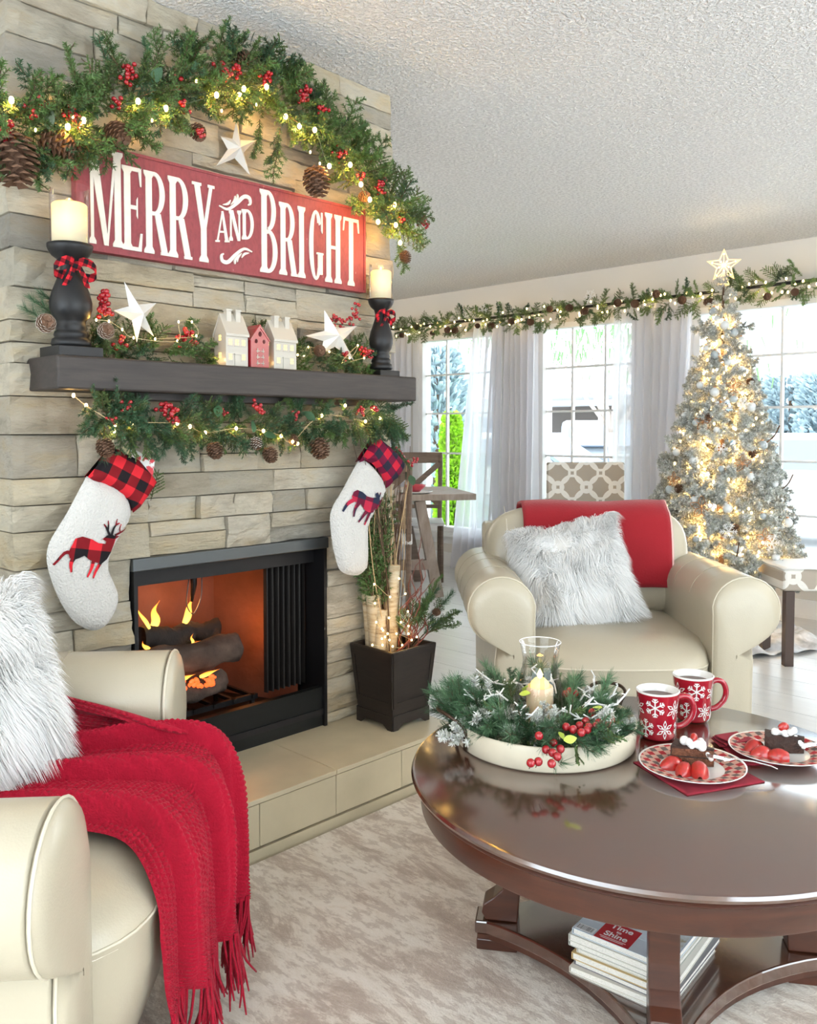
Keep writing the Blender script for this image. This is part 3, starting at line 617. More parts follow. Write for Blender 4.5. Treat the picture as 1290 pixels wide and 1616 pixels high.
# ------------------------------------------------------------ arch garland over the sign
XG = -2.19
arch = thing('arched_garland', 'thick arched evergreen garland with berries and warm lights over the red sign', 'garland', (-2.2, 1.5, 2.0))
ap = [PX(x, y, XG) for x, y in ((-40,232),(20,205),(80,190),(140,178),(200,158),(260,140),(310,125),(370,128),(420,142),(465,172),(500,205),(535,240),(570,285),(605,325),(640,362))]
garland(arch, ap, .080, 190, (.09,.145), FIR+FIR[:2]+FIR2+CED, out=.5); garland(arch, ap, .06, 92, (.07,.12), FIR+FIR2[:1]+CED, out=1.0)
for x, y, dx, dy in ((345,70,0,-1),(290,90,-.4,-1),(250,85,-.2,-1),(455,110,.5,-1),(530,195,1,-.5),(555,205,1,-.2),(440,225,-.1,1),(435,250,-.3,1),(410,215,0,1),(635,300,.2,-1),(655,330,1,-.7),(165,225,0,1),(55,255,.1,1),(115,115,-.3,-1)):
    p = PX(x, y, XG+.02); d = PX(x+dx*10, y+dy*10, XG+.02)-p; inst(random.choice(FIR+FIR2), 'sprig', arch, at(p-d.normalized()*.05, d, .12))
for x, y in ((205,112),(200,125),(70,165),(50,175),(110,180),(120,190),(185,165),(280,130),(345,105),(355,118),(375,112),(420,118),(423,130),(485,145),(478,152),(510,170),(540,235),(535,245),(570,275),(605,285),(600,300),(635,345),(15,205),(8,215),(290,170),(315,210)):
    p = PX(x, y, XG+.075); inst(random.choice(BER), 'berry_cluster', arch, at(p, (random.random(),random.uniform(-1,1),random.uniform(-1,1)), .042))
for x, y in ((668,345),(672,355),(662,350)): inst(BER[2], 'berry_cluster', arch, at(PX(x,y,XG+.03), (0,1,0), .035))
for x, y, sx, s, d in ((22,250,.06,.125,(0,.1,-1)),(88,228,.05,.085,(.2,.9,-.3)),(380,95,.03,.06,(1,.2,.4)),(186,212,.05,.07,(1,.1,-.8)),(500,285,.05,.095,(.1,.15,-1)),(640,405,.02,.045,(.3,.2,-1)),(312,208,.05,.05,(.6,.2,-1)),(575,310,.05,.04,(1,0,0))):
    p = PX(x, y, XG+sx); inst(CONE, 'pinecone', arch, at(p-Vector(d).normalized()*s*.5, d, s, 0))
for x, y in ((215,165),(240,130),(225,125),(130,185),(300,190),(560,205),(640,330),(395,75),(365,80),(30,215),(75,205)): inst(random.choice([LEAF,LEAF,LEAFS]), 'leaf', arch, at(PX(x,y,XG+.07), (random.uniform(0,1),random.uniform(-1,1),random.uniform(-1,1)), .05))
AB = [(18,158),(107,200),(132,190),(218,160),(262,171),(342,150),(378,148),(385,140),(421,137),(451,184),(473,199),(497,205),(520,262),(553,260),(570,291),(584,315),(623,323),(597,350),(625,355),(632,383),(115,185),(56,205),(490,240),(505,258),(310,128),(240,190),(405,165),(350,175)]
for i, (x, y) in enumerate(AB):
    p = PX(x, y, XG+.09); big = i < 20; inst(BULB, 'bulb', arch, Matrix.Translation(p) @ Matrix.Diagonal((.0068,.0068,.009,1) if big else (.003,.003,.005,1)))
    if big: lamp('bulb_light', 'POINT', p+Vector((.0,0,-.012)) + Vector((-.012,0,0)), .60, (1,.52,.11), .008)
part(G().tube(cr([PX(x, y, XG+.075) for x, y in AB[:20]], 6), .0012, 4), 'light_wire', M_wire, arch)
for p in (PX(25,235,-2.235), PX(215,205,-2.23), PX(100,170,-2.235), PX(600,370,-2.23), PX(400,180,-2.225)): lamp('bulb_light', 'POINT', p, .20, (1,.55,.12), .01)
# ============================================================ STARS
M_star = mat('white_metal_star', (.66,.65,.62), .45)
def star(tips, ctr, xb, depth, label, tiltx=0):
    T = [PX(x, y, xb) for x, y in tips]; c = PX(ctr[0], ctr[1], xb); cc = sum(T, Vector())/5; ins = []
    for i in range(5): m_ = (T[i]+T[(i+1)%5])/2; ins.append(cc+(m_-cc)*.46)
    g = G(); vs = [c+Vector((depth,0,0))]; 
    for i in range(5): vs += [T[i], ins[i]]
    vs.append(c-Vector((depth*.4,0,0))); g.add(vs, [(0, 1+i, 1+(i+1)%10) for i in range(10)]+[(11, 1+(i+1)%10, 1+i) for i in range(10)])
    o = part(g, 'metal_star', M_star); tag(o, label, 'star', None); return o
star([(373,190),(403,222),(395,277),(341,262),(348,215)], (371,236), -2.235, .030, 'white metal star on the stone wall above the red sign')
star([(196,444),(247,478),(243,531),(216,541),(179,490)], (219,497), -2.155, .028, 'white metal star leaning on the mantel near the left candlestick')
star([(512,489),(564,514),(559,569),(505,560),(482,530)], (527,530), -2.155, .030, 'white metal star leaning on the mantel right of the houses')
# ============================================================ MANTEL
ma = thing('mantel', 'thick dark brown wooden mantel shelf across the stone chimney', 'mantel', (-2.2,1.55,1.303))
part(G().box(XF-.02, -2.10, .908, 2.181, 1.303, 1.388), 'beam', M_mantel, ma, bevel=.006)
part(G().box(XF-.02, -2.16, 1.15, 2.0, 1.285, 1.303), 'support_cleat', M_mantel, ma)
MT = 1.388
M_blackwood = mat('black_painted_wood', (.010,.010,.011), .42, spec=.35)
M_candle = None
def candle_mat():
    m, nt, b = newmat('glowing_wax'); L = nt.links.new; tc = N(nt, 'TexCoord'); sp = N(nt, 'SeparateXYZ'); L(tc.outputs['Generated'], sp.inputs[0])
    b.inputs['Base Color'].default_value = (.80,.70,.48,1); b.inputs['Subsurface Weight'].default_value = .3; b.inputs['Subsurface Scale'].default_value = .02
    c = ramp(nt, sp.outputs['Z'], [(.1,(1,.70,.30)),(.75,(1,.55,.05))]); L(c, b.inputs['Emission Color']); s = ramp(nt, sp.outputs['Z'], [(.2,(.12,.12,.12)),(.7,(.75,.75,.75)),(1,(.9,.9,.9))]); L(s, b.inputs['Emission Strength']); return m
M_candle = candle_mat(); M_flame2 = emis('led_flame', (1,.75,.25), 6)
PLX = plaid('bow_plaid', ('Y','Z'), 45, .3)
def candlestick(y, h, s, lab, lab2, cr_, ch, gh):
    x = -2.178; t = thing('candlestick', lab, 'candle holder', (x, y, MT)); k = .058*s
    part(G().box(x-k, x+k, y-k, y+k, MT, MT+.026*s), 'base', M_blackwood, t, bevel=.002)
    pr = [(.046,.026),(.050,.034),(.047,.046),(.040,.050),(.043,.056),(.041,.064),(.036,.068),(.040,.074),(.036,.084),(.036,.092),(.045,.102),(.052,.122),(.052,.140),(.046,.165),(.036,.19),(.028,.21),(.025,.228),(.030,.245),(.045,.256),(.053,.268),(.056,.276),(.056,.284),(.040,.284)]
    z1 = pr[-1][1]; part(G().lathe([(r*s, MT+z/z1*h) for r, z in pr], 28, (x, y, 0), cap=True), 'turned_column', M_blackwood, t, True)
    bw = part(bow((x+.030*s, y, MT+h*.80), .060*s), 'bow', PLX, t, True)
    zc = MT+h; c = thing('pillar_candle', lab2, 'candle', (x, y, zc))
    wx = part(G().lathe([(.0,zc+.001),(cr_,zc+.001),(cr_,zc+ch-.004),(cr_-.004,zc+ch),(cr_*.6,zc+ch-.006),(0,zc+ch-.008)], 28, (x,y,0)), 'wax', M_candle, c, True)
    part(G().tube([(x,y,zc+ch-.008),(x,y,zc+ch+.006)], .0015, 5), 'wick', M_twig, wx)
    part(G().ball((x,y,zc+ch+.008), (.003,.003,.007)), 'led_flame', M_flame2, c, True)
    gl = G().lathe([(cr_+.004,zc+.0005),(cr_+.005,zc+gh)], 32, (x,y,0)); 
    o = part(gl, 'glass_sleeve', M_clear, None, True); tag(o, 'clear glass sleeve around '+lab2, 'glass'); lamp('candle_light', 'POINT', (x, y, zc+ch+.03), .10, (1,.6,.2), .01)
def bow(c, s):
    c = Vector(c); g = G()
    def loop(sg):
        P = []
        for i in range(13):
            a = i/12*2*PI; r = .5*s*(1-math.cos(a))*.9; P.append([c+Vector((.012*math.sin(a)+d*.0, sg*r*1.0+.002*sg, .28*s*math.sin(a)*(1.0)+d*s*.26-.25*r)) for d in (-.7,0,.7)])
        return P
    g.grid(loop(1)); g.grid(loop(-1))
    for sg in (1,-1): g.grid([[c+Vector((.006+.004*math.sin(i), sg*(.1+.10*i)*s+d*.12*s, -.22*i*s)) for d in (-1,1)] for i in range(5)])
    g.ball(c+Vector((.006,0,0)), (.008,.012*s/.06,.012*s/.06), 8, 6); return g
candlestick(.980, .288, 1.0, 'tall black turned candlestick at the left end of the mantel', 'lit ivory pillar candle at the left end of the mantel', .0435, .104, .148)
candlestick(2.082, .268, .80, 'black turned candlestick at the right end of the mantel', 'lit ivory pillar candle at the right end of the mantel', .036, .098, .125)
# ------------------------------------------------------------ ceramic houses
M_ceramic = mat('white_ceramic', (.47,.44,.38), .35, coat=.3); M_ceramic_red = mat('red_ceramic', (.27,.012,.018), .3, coat=.4); M_winglow = emis('lit_window', (1,.70,.20), 1.5); M_hole = mat('dark_hole', (.08,.01,.01), .9)
def white_house(y0, y1, zr, ze, label):
    xf = -2.125; xb = -2.185; t = thing('ceramic_house', label, 'ceramic house', ((xf+xb)/2, (y0+y1)/2, MT)); xm = (xf+xb)/2; z0 = MT
    g = G(); a = [(xf,z0),(xf,ze),(xm,zr),(xb,ze),(xb,z0)]; g.prism([(x,y0,z) for x,z in a], (0,y1-y0,0)); part(g, 'walls', M_ceramic, t)
    g = G(); o = .005
    for s in (1,-1): xe = xm+s*(xf-xm+.006); g.prism([(xm, y0-.003, zr+.005), (xe, y0-.003, ze-.002+.004), (xe, y0-.003, ze-.006), (xm, y0-.003, zr-.002)][::s], (0, y1-y0+.006, 0))
    part(g, 'roof', M_ceramic, t, bevel=.0015)
    for yy in (y0+.022, y1-.022): part(G().box(xm-.002, xm+.014, yy-.008, yy+.008, zr-.022, zr+.012).box(xm-.004, xm+.016, yy-.010, yy+.010, zr+.012, zr+.017), 'chimney', M_ceramic, t)
    n = 3; H = ze-z0; W = y1-y0
    def win(cy, cz, side=False):
        g = G(); w_, h = .0055, .008
        for i in (-1,1):
            for k in (-1,1):
                if side: g.box(cy+i*w_*.55-w_*.42, cy+i*w_*.55+w_*.42, y0-.0008, y0, cz+k*h*.55-h*.42, cz+k*h*.55+h*.42)
                else: g.box(xf, xf+.0008, cy+i*w_*.55-w_*.42, cy+i*w_*.55+w_*.42, cz+k*h*.55-h*.42, cz+k*h*.55+h*.42)
        part(g, 'lit_window', M_winglow, t)
        g = G()
        if not side: g.box(xf, xf+.002, cy-.009, cy+.009, cz-.012, cz-.0105); part(g, 'window_ledge', M_ceramic, t)
    for r in range(2):
        for k in range(n):
            cy = y0+W*(.2+.3*k); cz = z0+H*(.30 if r == 0 else .76)
            if r == 0 and k == 1: part(G().box(xf, xf+.003, cy-.009, cy+.009, z0, z0+.034).box(xf, xf+.006, cy-.011, cy+.011, z0+.034, z0+.037), 'door', M_ceramic, t)
            else: win(cy, cz)
    win(xm, z0+H*.9, True); win(xm, z0+H*.35, True)
    lamp('house_light', 'POINT', (xm, y0-.018, z0+.02), .04, (1,.6,.2), .004); return t
white_house(1.412, 1.488, MT+.150, MT+.092, 'white ceramic house with two chimneys left of the red one')
white_house(1.583, 1.668, MT+.146, MT+.088, 'white ceramic house with two chimneys right of the red one')
t = thing('ceramic_house', 'small red ceramic house between the two white ones', 'ceramic house', (-2.15,1.53,MT)); y0, y1, xf, xb = 1.494, 1.560, -2.118, -2.175; ym = (y0+y1)/2
part(G().prism([(xf,y0,MT),(xf,y1,MT),(xf,y1,MT+.082),(xf,ym+.012,MT+.118),(xf,ym-.012,MT+.118),(xf,y0,MT+.082)][::-1], (xb-xf,0,0)), 'walls', M_ceramic_red, t, bevel=.002)
part(G().prism([(xf+.002,y0-.004,MT+.080),(xf+.002,ym,MT+.128),(xf+.002,y1+.004,MT+.080),(xf+.002,y1,MT+.080),(xf+.002,ym,MT+.118),(xf+.002,y0,MT+.080)][::-1], (xb-xf-.004,0,0)), 'roof', M_ceramic_red, t)
for yy, zz, r in ((ym,.100,.006),(ym-.014,.078,.005),(ym+.014,.078,.005)): part(G().prism([(xf, yy+r*math.cos(a*PI/4), MT+zz+r*1.3*math.sin(a*PI/4)) for a in range(8)], (.001,0,0)), 'window_hole', M_hole, t)
g = G()
for k in range(3):
    for s in (-1,1): g.box(xf, xf+.002, ym+s*.008-.006, ym+s*.008+.006, MT+.012+k*.018, MT+.014+k*.018); g.box(xf, xf+.002, ym+s*.010-.001, ym+s*.010+.001, MT+.008+k*.018, MT+.021+k*.018)
part(g, 'door_relief', M_ceramic, t)
# ------------------------------------------------------------ greenery lying along the mantel
mg = thing('mantel_garland', 'low evergreen garland with red berries lying along the back of the mantel', 'garland', (-2.22, 1.5, MT))
mp_ = [Vector((-2.225, y, MT+.03)) for y in (1.03, 1.15, 1.28, 1.40, 1.5, 1.6, 1.72, 1.84, 1.96, 2.06)]
garland(mg, mp_, .03, 100, (.06,.10), FIR+FIR2+CED, out=.6)
for y, s in ((1.24,.11),(1.31,.12),(1.50,.12),(1.60,.13),(1.73,.10),(1.90,.11),(2.0,.12),(1.95,.10),(1.06,.10),(.96,.10)): inst(random.choice(FIR), 'sprig', mg, at((-2.235,y,MT+.03), (.15,random.uniform(-.2,.5),1), s))
for x, y in ((260,550),(275,545),(290,550),(305,560),(490,560),(505,572),(520,575),(540,575)): inst(random.choice(CED), 'sprig', mg, at(PX(x,y,-2.14), (.5,random.uniform(-1,1),.1), .075))
for x, y, s in ((162,480,.05),(168,472,.05),(165,490,.045),(187,545,.045),(192,538,.03),(292,530,.05),(300,538,.05),(285,540,.04),(530,505,.04),(562,485,.035),(562,498,.035),(553,508,.035),(540,512,.035),(545,565,.045),(575,555,.04),(585,560,.035)): inst(random.choice(BER), 'berry_cluster', mg, at(PX(x,y,-2.16), (.5,random.uniform(-.5,.5),1), s))
for x, y, s, m_ in ((74,508,.050,CONEW),(168,520,.045,CONEW),(504,552,.04,CONE)): inst(m_, 'pinecone', mg, at(PX(x,y,-2.13)-Vector((.5,0,.3))*s*.5, (1,-.3,.1), s, 0))
for x, y in ((70,480),(62,495),(85,470)): inst(PIN[0], 'sprig', mg, at(PX(x+20,y+20,-2.22), (0,-1,.5), .08))
MB_ = [(152,505),(172,507),(193,520),(211,533),(280,538),(282,508),(303,508),(310,530),(245,535),(470,560),(480,562),(487,548),(520,555),(552,565),(565,545),(540,572),(575,565)]
for x, y in MB_: p = PX(x,y,-2.135); inst(BULB, 'bulb', mg, Matrix.Translation(p) @ Matrix.Diagonal((.0026,.0026,.004,1))); lamp('bulb_light', 'POINT', p+Vector((-.02,0,.005)), .035, (1,.55,.13), .006)
for ww in (MB_[:9], MB_[9:]): part(G().tube(cr([PX(x,y,-2.137) for x, y in ww], 6), .0009, 4), 'light_wire', M_wirew, mg)
# ------------------------------------------------------------ garland hanging under the mantel
XL = -2.165
lg = thing('hanging_garland', 'evergreen garland with lights and pinecones hanging below the mantel', 'garland', (-2.17, 1.55, 1.30))
lp = [PX(x, y, XL) for x, y in ((150,640),(165,655),(195,664),(240,672),(290,672),(340,668),(390,672),(440,672),(490,668),(540,660),(590,655),(620,655))]
garland(lg, lp, .046, 200, (.065,.10), FIR2+FIR2+CED+FIR[:1]+PIN2, out=.5)
for x, y in ((150,690),(165,700),(205,700),(230,705),(310,690),(330,695),(372,705),(368,690),(420,695),(505,695),(500,700),(560,680),(590,690),(615,680),(625,700),(200,680),(540,690),(470,690)): inst(random.choice(FIR2+CED+PIN2), 'sprig', lg, at(PX(x,y-28,XL+.02), (.1,random.uniform(-.3,.3),-1), .085))
for x, y in ((628,715),(640,728),(622,690),(612,670)): inst(random.choice(FIR2+CED), 'sprig', lg, at(PX(x-8,y-15,XL), (.1,.5,-1), .08))
for x, y, s in ((268,650,.045),(258,645,.04),(272,660,.04),(405,640,.04),(410,648,.035),(355,652,.03),(200,642,.035),(465,655,.035),(205,655,.03),(570,650,.035),(590,645,.035),(648,730,.03),(655,725,.03),(175,662,.03)): inst(random.choice(BER), 'berry_cluster', lg, at(PX(x,y,XL+.06), (1,.1,-.5), s))
for x, y, s, m_ in ((338,705,.05,CONE),(403,695,.04,CONEW),(425,712,.05,CONE),(165,700,.05,CONE),(502,700,.07,CONE),(462,690,.035,CONE)): inst(m_, 'pinecone', lg, at(PX(x,y,XL+.05)-Vector((.3,.2,-.6))*s*.4, (.6,.1,-1), s, 0))
for x, y in ((400,665),(415,680),(230,660),(560,665),(480,650),(345,640),(640,745),(648,750)): inst(LEAF, 'leaf', lg, at(PX(x,y,XL+.055), (.5,random.uniform(-1,1),-.5), .045))
LB = [(116,624),(136,640),(182,670),(180,680),(208,668),(280,668),(300,673),(324,683),(373,676),(416,680),(444,688),(462,697),(508,656),(577,665),(592,645),(600,660),(470,700),(545,640)]
for i, (x, y) in enumerate(LB): p = PX(x,y,XL+.06); inst(BULB, 'bulb', lg, Matrix.Translation(p) @ Matrix.Diagonal((.0045,.0045,.006,1))); lamp('bulb_light', 'POINT', p+Vector((-.015,0,-.008)), .11, (1,.58,.16), .006)
part(G().tube(cr([PX(x,y,XL+.058) for x, y in LB[:14]], 6), .0011, 4), 'light_wire', M_wirew, lg)
# ============================================================ SHAPES CUT FROM AN OUTLINE AND INFLATED
def inside(p, poly):
    c = False; j = len(poly)-1
    for i in range(len(poly)):
        a, b = poly[i], poly[j]
        if (a[1] > p[1]) != (b[1] > p[1]) and p[0] < (b[0]-a[0])*(p[1]-a[1])/(b[1]-a[1])+a[0]: c = not c
        j = i
    return c
def edist(p, poly):
    P = np.array(poly); Q = np.roll(P, -1, 0); d = Q-P; t = np.clip(((p-P)*d).sum(1)/((d**2).sum(1)+1e-12), 0, 1); return float(np.sqrt(((P+d*t[:,None]-p)**2).sum(1)).min())
def resample(poly, s):
    out = []
    for i in range(len(poly)):
        a = Vector(poly[i]); b = Vector(poly[(i+1)%len(poly)]); n = max(1, int((b-a).length/s))
        for k in range(n): out.append(a.lerp(b, k/n))
    return out
def smooth_poly(pts, n=4): c = cr([(p[0],p[1],0) for p in pts+[pts[0]]], n)[:-1]; return [(v.x, v.y) for v in c]
def fill(poly, s):
    B = resample([Vector(p) for p in poly], s); xs = [p[0] for p in poly]; ys = [p[1] for p in poly]; P = list(B); x = min(xs)
    while x < max(xs):
        y = min(ys)
        while y < max(ys):
            q = (x+random.uniform(-.1,.1)*s, y+random.uniform(-.1,.1)*s)
            if inside(q, poly) and edist(np.array(q), poly) > s*.5: P.append(Vector(q))
            y += s
        x += s
    r = delaunay_2d_cdt(P, [], [list(range(len(B)))], 1, 1e-6); return r[0], r[2]
def puff(poly, T, D, p): d = min(1, edist(np.array(p), poly)/D); return T*math.sqrt(max(0, 1-(1-d)**2))
def inflate(poly, x0, T, D, s, mi=0, g=None, base=0, both=True, nz=0):
    g = g or G(); vs, fs = fill(poly, s); F = []; Bk = []
    for v in vs: h = puff(poly, T, D, v); F.append((x0+base+h+(nz*noise.noise(Vector((v.x*60, v.y*60, 1))) if nz and h > T*.3 else 0), v.x, v.y)); Bk.append((x0-base-h*.7, v.x, v.y))
    def orient(f, flip):
        a, b, c = [vs[i] for i in f[:3]]; s_ = (b-a).cross(c-a) > 0; return tuple(f) if s_ != flip else tuple(f)[::-1]
    g.add(F, [orient(f, False) for f in fs], mi)
    if both: g.add(Bk, [orient(f, True) for f in fs], mi)
    return g
def outl(pts, ox, oy, sc, xp): return [(lambda p: (p.y, p.z))(PX(ox+a/sc, oy+b/sc, xp)) for a, b in pts]
M_sherpa = mat('white_fleece', (.62,.60,.565), .95, bump=.8, bscale=170, sheen=.4); PL = plaid('cuff_plaid', ('Y','Z'), 17, .45); PL2 = plaid('deer_plaid', ('Y','Z'), 14, .2)
def ribs(paths):
    gl = Gl()
    for pts, w0, w1 in paths: c = cr([(a,b,0) for a,b in pts], 3); gl.rib([(q.x,q.y) for q in c], [w0+(w1-w0)*i/(len(c)-1) for i in range(len(c))])
    return gl.p
def stocking(xp, ox, oy, sc, body, cuff, beast, limbs, label, hook, m1, m2, kind):
    bp = smooth_poly(outl(body, ox, oy, sc, xp)[::1], 3); cp = outl(cuff, ox, oy, sc, xp); c0 = bp[0]
    t = thing('stocking', label, 'stocking', (xp, sum(p[0] for p in bp)/len(bp), min(p[1] for p in bp)))
    T, D = .030, .055; part(inflate(bp, xp, T, D, .011, nz=.002), 'body', M_sherpa, t, True)
    part(inflate(cp, xp, .026, .03, .012, base=.010), 'cuff', m1, t, True)
    g = G(); bo = outl(beast, ox, oy, sc, xp); vs, fs = fill(bo, .006); g.add([(xp+puff(bp, T, D, v)+.004, v.x, v.y) for v in vs], fs)
    for q in ribs([(outl(p, ox, oy, sc, xp), w0*1.5, w1*1.7) for p, w0, w1 in limbs]): g.add([(xp+puff(bp, T, D, v)+.0042, v[0], v[1]) for v in q], [(0,1,2,3)])
    part(g, kind, m2, t)
    a, b = PX(hook[0], hook[1], xp), PX(hook[2], hook[3], xp); part(G().tube([a, a.lerp(b,.5)+Vector((.004,.006,0)), b], .003, 6), 'hanging_loop', mat('ribbon_loop', (.70,.60,.42), .7), t)
    return t
stocking(-2.205, 60, 690, 5.215, [(400,320),(330,450),(240,620),(135,790),(85,890),(70,1000),(90,1110),(140,1260),(210,1400),(290,1510),(390,1575),(480,1588),(560,1545),(620,1460),(655,1370),(655,1280),(620,1190),(583,1100),(582,1010),(622,900),(680,800),(738,700),(765,600),(700,450),(550,360)],
  [(600,78),(395,325),(450,360),(560,405),(660,460),(730,520),(768,620),(830,570),(900,470),(965,370),(930,320),(820,190),(700,130)],
  [(205,945),(215,915),(240,870),(262,825),(320,808),(400,832),(450,862),(508,868),(516,850),(484,830),(520,800),(555,790),(585,802),(640,808),(602,830),(592,870),(568,940),(530,995),(480,1030),(430,1020),(380,1000),(335,965),(290,985),(245,1000),(215,985)],
  [([(230,940),(175,945),(100,1045)],.007,.003),([(250,975),(226,1030),(230,1100)],.009,.003),([(410,1005),(388,1080),(358,1140)],.007,.0026),([(470,1020),(428,1090),(406,1150)],.007,.0024),([(545,805),(520,745),(495,708)],.005,.002),([(527,760),(532,715),(530,678)],.004,.0015),([(560,800),(575,745),(600,712),(627,700)],.005,.002),([(593,722),(598,690),(605,665)],.003,.0015),([(590,800),(650,775),(690,755),(710,738)],.004,.002),([(640,782),(632,745),(642,708)],.003,.0015)],
  'white fleece stocking with a plaid stag and red plaid cuff, left of the firebox', (177,706,178,655), plaid('cuff_plaid', ('Y','Z'), 17, .5), PL2, 'stag_applique')
stocking(-2.175, 510, 680, 6.735, [(375,320),(300,450),(200,640),(115,780),(75,900),(82,1040),(100,1200),(140,1380),(190,1490),(290,1535),(380,1530),(440,1480),(465,1400),(470,1250),(465,1100),(482,980),(530,870),(595,760),(650,650),(640,560),(560,420),(450,320)],
  [(545,45),(360,335),(430,312),(500,345),(560,410),(610,500),(648,610),(760,500),(840,372),(820,310),(700,180)],
  [(245,690),(270,640),(300,622),(350,645),(400,690),(450,705),(490,705),(520,722),(560,735),(580,745),(565,780),(545,805),(525,840),(490,815),(475,860),(440,868),(395,855),(365,825),(330,770),(290,752),(255,745)],
  [([(270,720),(200,770),(150,850)],.010,.004),([(315,750),(272,820),(256,905)],.012,.004),([(395,845),(352,900),(305,962)],.010,.004),([(435,850),(402,920),(370,992)],.010,.004),([(525,735),(510,690),(498,655)],.012,.008),([(520,705),(535,690),(545,650)],.006,.003),([(555,745),(568,730),(575,700)],.005,.003)],
  'white fleece stocking with a plaid moose and red plaid cuff, right of the firebox', (590,688,590,650), plaid('cuff_plaid_b', ('Y','Z'), 17, .8, (.45,.015,.035), (.12,.008,.03), (.02,.02,.035)), plaid('moose_plaid', ('Y','Z'), 14, .3, (.40,.02,.05), (.12,.01,.03), (.02,.025,.05)), 'moose_applique')
# card and box poking out of the left stocking
def slab(px, xp, d, name, m, label, cat): o = part(G().prism([PX(a,b,xp) for a,b in px], (d,0,0)), name, m); tag(o, label, cat); return o
slab([(208,750),(236,775),(243,727),(205,706)][::-1], -2.205, .006, 'gift_card', mat('red_white_card', (.75,.10,.10), .4, noise_s=0), 'red and white patterned card sticking out of the left stocking', 'card')
bpy.data.objects['gift_card'].data.materials[0] = (lambda: (lambda m, nt, b: ([nt.links.new(ramp(nt, [nt.links.new(N(nt,'TexCoord').outputs['Object'], n.inputs['Vector']), n.outputs['Fac']][1], [(.47,(.62,.03,.05)),(.52,(.85,.84,.82))], 'LINEAR'), b.inputs['Base Color']) for n in [N(nt,'TexNoise', i_Scale=45, i_Detail=2)]], m)[1])(*newmat('printed_card')))()
slab([(187,720),(215,748),(219,715),(195,703)][::-1], -2.212, .005, 'gift_box', mat('cream_box', (.75,.66,.40), .5), 'cream box edge beside the card in the left stocking', 'box')
sp_ = inst(CED[0], 'cedar_sprig', None, at(PX(238,790,-2.215), (.1,.25,1), .09)); tag(sp_, 'small green cedar sprig behind the cuff of the left stocking', 'sprig')
# ============================================================ PLANTER beside the fire
M_esp = wood('espresso_wood', (.007,.005,.004), (.020,.013,.010), .5, 8, (1,1,8))
pc = Vector((-2.146, 2.108, .18)); pt = thing('planter_box', 'tapered square dark wooden planter standing on the right end of the hearth', 'planter', pc)
g = G(); b0, b1, H = .085, .108, .275
def ringsq(z, k): return [(pc.x-k, pc.y-k, z), (pc.x+k, pc.y-k, z), (pc.x+k, pc.y+k, z), (pc.x-k, pc.y+k, z)]
z0 = .18+.012; g.add(ringsq(z0, b0)+ringsq(.18+H, b1)+ringsq(.18+H, b1-.012)+ringsq(.18+H-.04, b1-.016), [(3,2,1,0)]+[(i,(i+1)%4,4+(i+1)%4,4+i) for i in range(4)]+[(4+i,4+(i+1)%4,8+(i+1)%4,8+i) for i in range(4)]+[(8+i,8+(i+1)%4,12+(i+1)%4,12+i) for i in range(4)]+[(12,13,14,15)])
part(g, 'box', M_esp, pt, bevel=.002)
def slopey(z): return b0+(b1-b0)*(z-z0)/(H-.012)
for ax in range(4):                                   # raised frames and skirt with arched feet
    R4 = Matrix.Translation(pc) @ Matrix.Rotation(ax*PI/2, 4, 'Z')
    def q(x, z, o=0): return R4 @ Vector((x, -slopey(z)-o, z-.18))
    g = G()
    for (xa, xc, za, zc) in ((-.97,-.80,.255,.44),(.80,.97,.255,.44),(-.97,.97,.42,.452),(-.97,.97,.255,.275)):
        g.prism([q(xa*slopey(za), za), q(xc*slopey(za), za), q(xc*slopey(zc), zc), q(xa*slopey(zc), zc)], R4.to_3x3() @ Vector((0,-.003,0)))
    part(g, 'panel_frame', M_esp, pt)
    g = G(); k = b0+.004; pr = [(-k,.18),(-k+.022,.18),(-k*.5,.196),(0,.20),(k*.5,.196),(k-.022,.18),(k,.18),(k,.23),(-k,.23)]
    g.prism([R4 @ Vector((x, -k, z-.18)) for x, z in pr], R4.to_3x3() @ Vector((0,-.004,0))); part(g, 'skirt', M_esp, pt)
def birch_mat():
    m, nt, b = newmat('birch_bark'); L = nt.links.new; b.inputs['Roughness'].default_value = .7; tc = N(nt,'TexCoord'); mp = N(nt,'Mapping'); mp.inputs['Scale'].default_value = (1,1,5); L(tc.outputs['Object'], mp.inputs[0])
    n = N(nt,'TexNoise', i_Scale=14, i_Detail=5, i_Roughness=.7); L(mp.outputs[0], n.inputs['Vector']); L(ramp(nt, n.outputs['Fac'], [(.3,(.14,.08,.04)),(.40,(.38,.28,.16)),(.52,(.50,.41,.27)),(.75,(.58,.51,.38))]), b.inputs['Base Color']); return m
M_birch = birch_mat(); M_cut = mat('cut_wood', (.55,.38,.20), .8)
for px, y1, w_, dx, lab in ((577,905,8,-4,'thin leaning birch log at the left of the planter'),(590,938,13,-3,'thick birch log second from the left in the planter'),(603,962,10,2,'short birch log in the middle of the planter'),(610,915,11,0,'tall birch log behind the short one in the planter'),(622,892,10,3,'tallest birch log standing in the planter')):
    xx = {577:-2.225,590:-2.19,603:-2.165,610:-2.20,622:-2.15}[px]; a = PX(px-dx*2, 1040, xx); b = PX(px, y1, xx); r = w_*.00215
    t = thing('birch_log', lab, 'log', (a.x, a.y, .40)); a.z = .40
    part(G().tube([a, a.lerp(b,.3)+Vector((.002,0,0)), a.lerp(b,.7)-Vector((.002,0,0)), b], [r*1.04,r,r*.97,r], 14), 'bark', M_birch, t, True); d = (b-a).normalized(); part(G().tube([b, b+d*.0012], r*.9, 14), 'cut_end', M_cut, t)
random.seed(5)
def plant(name, label, cat, loc): return thing(name, label, cat, loc)
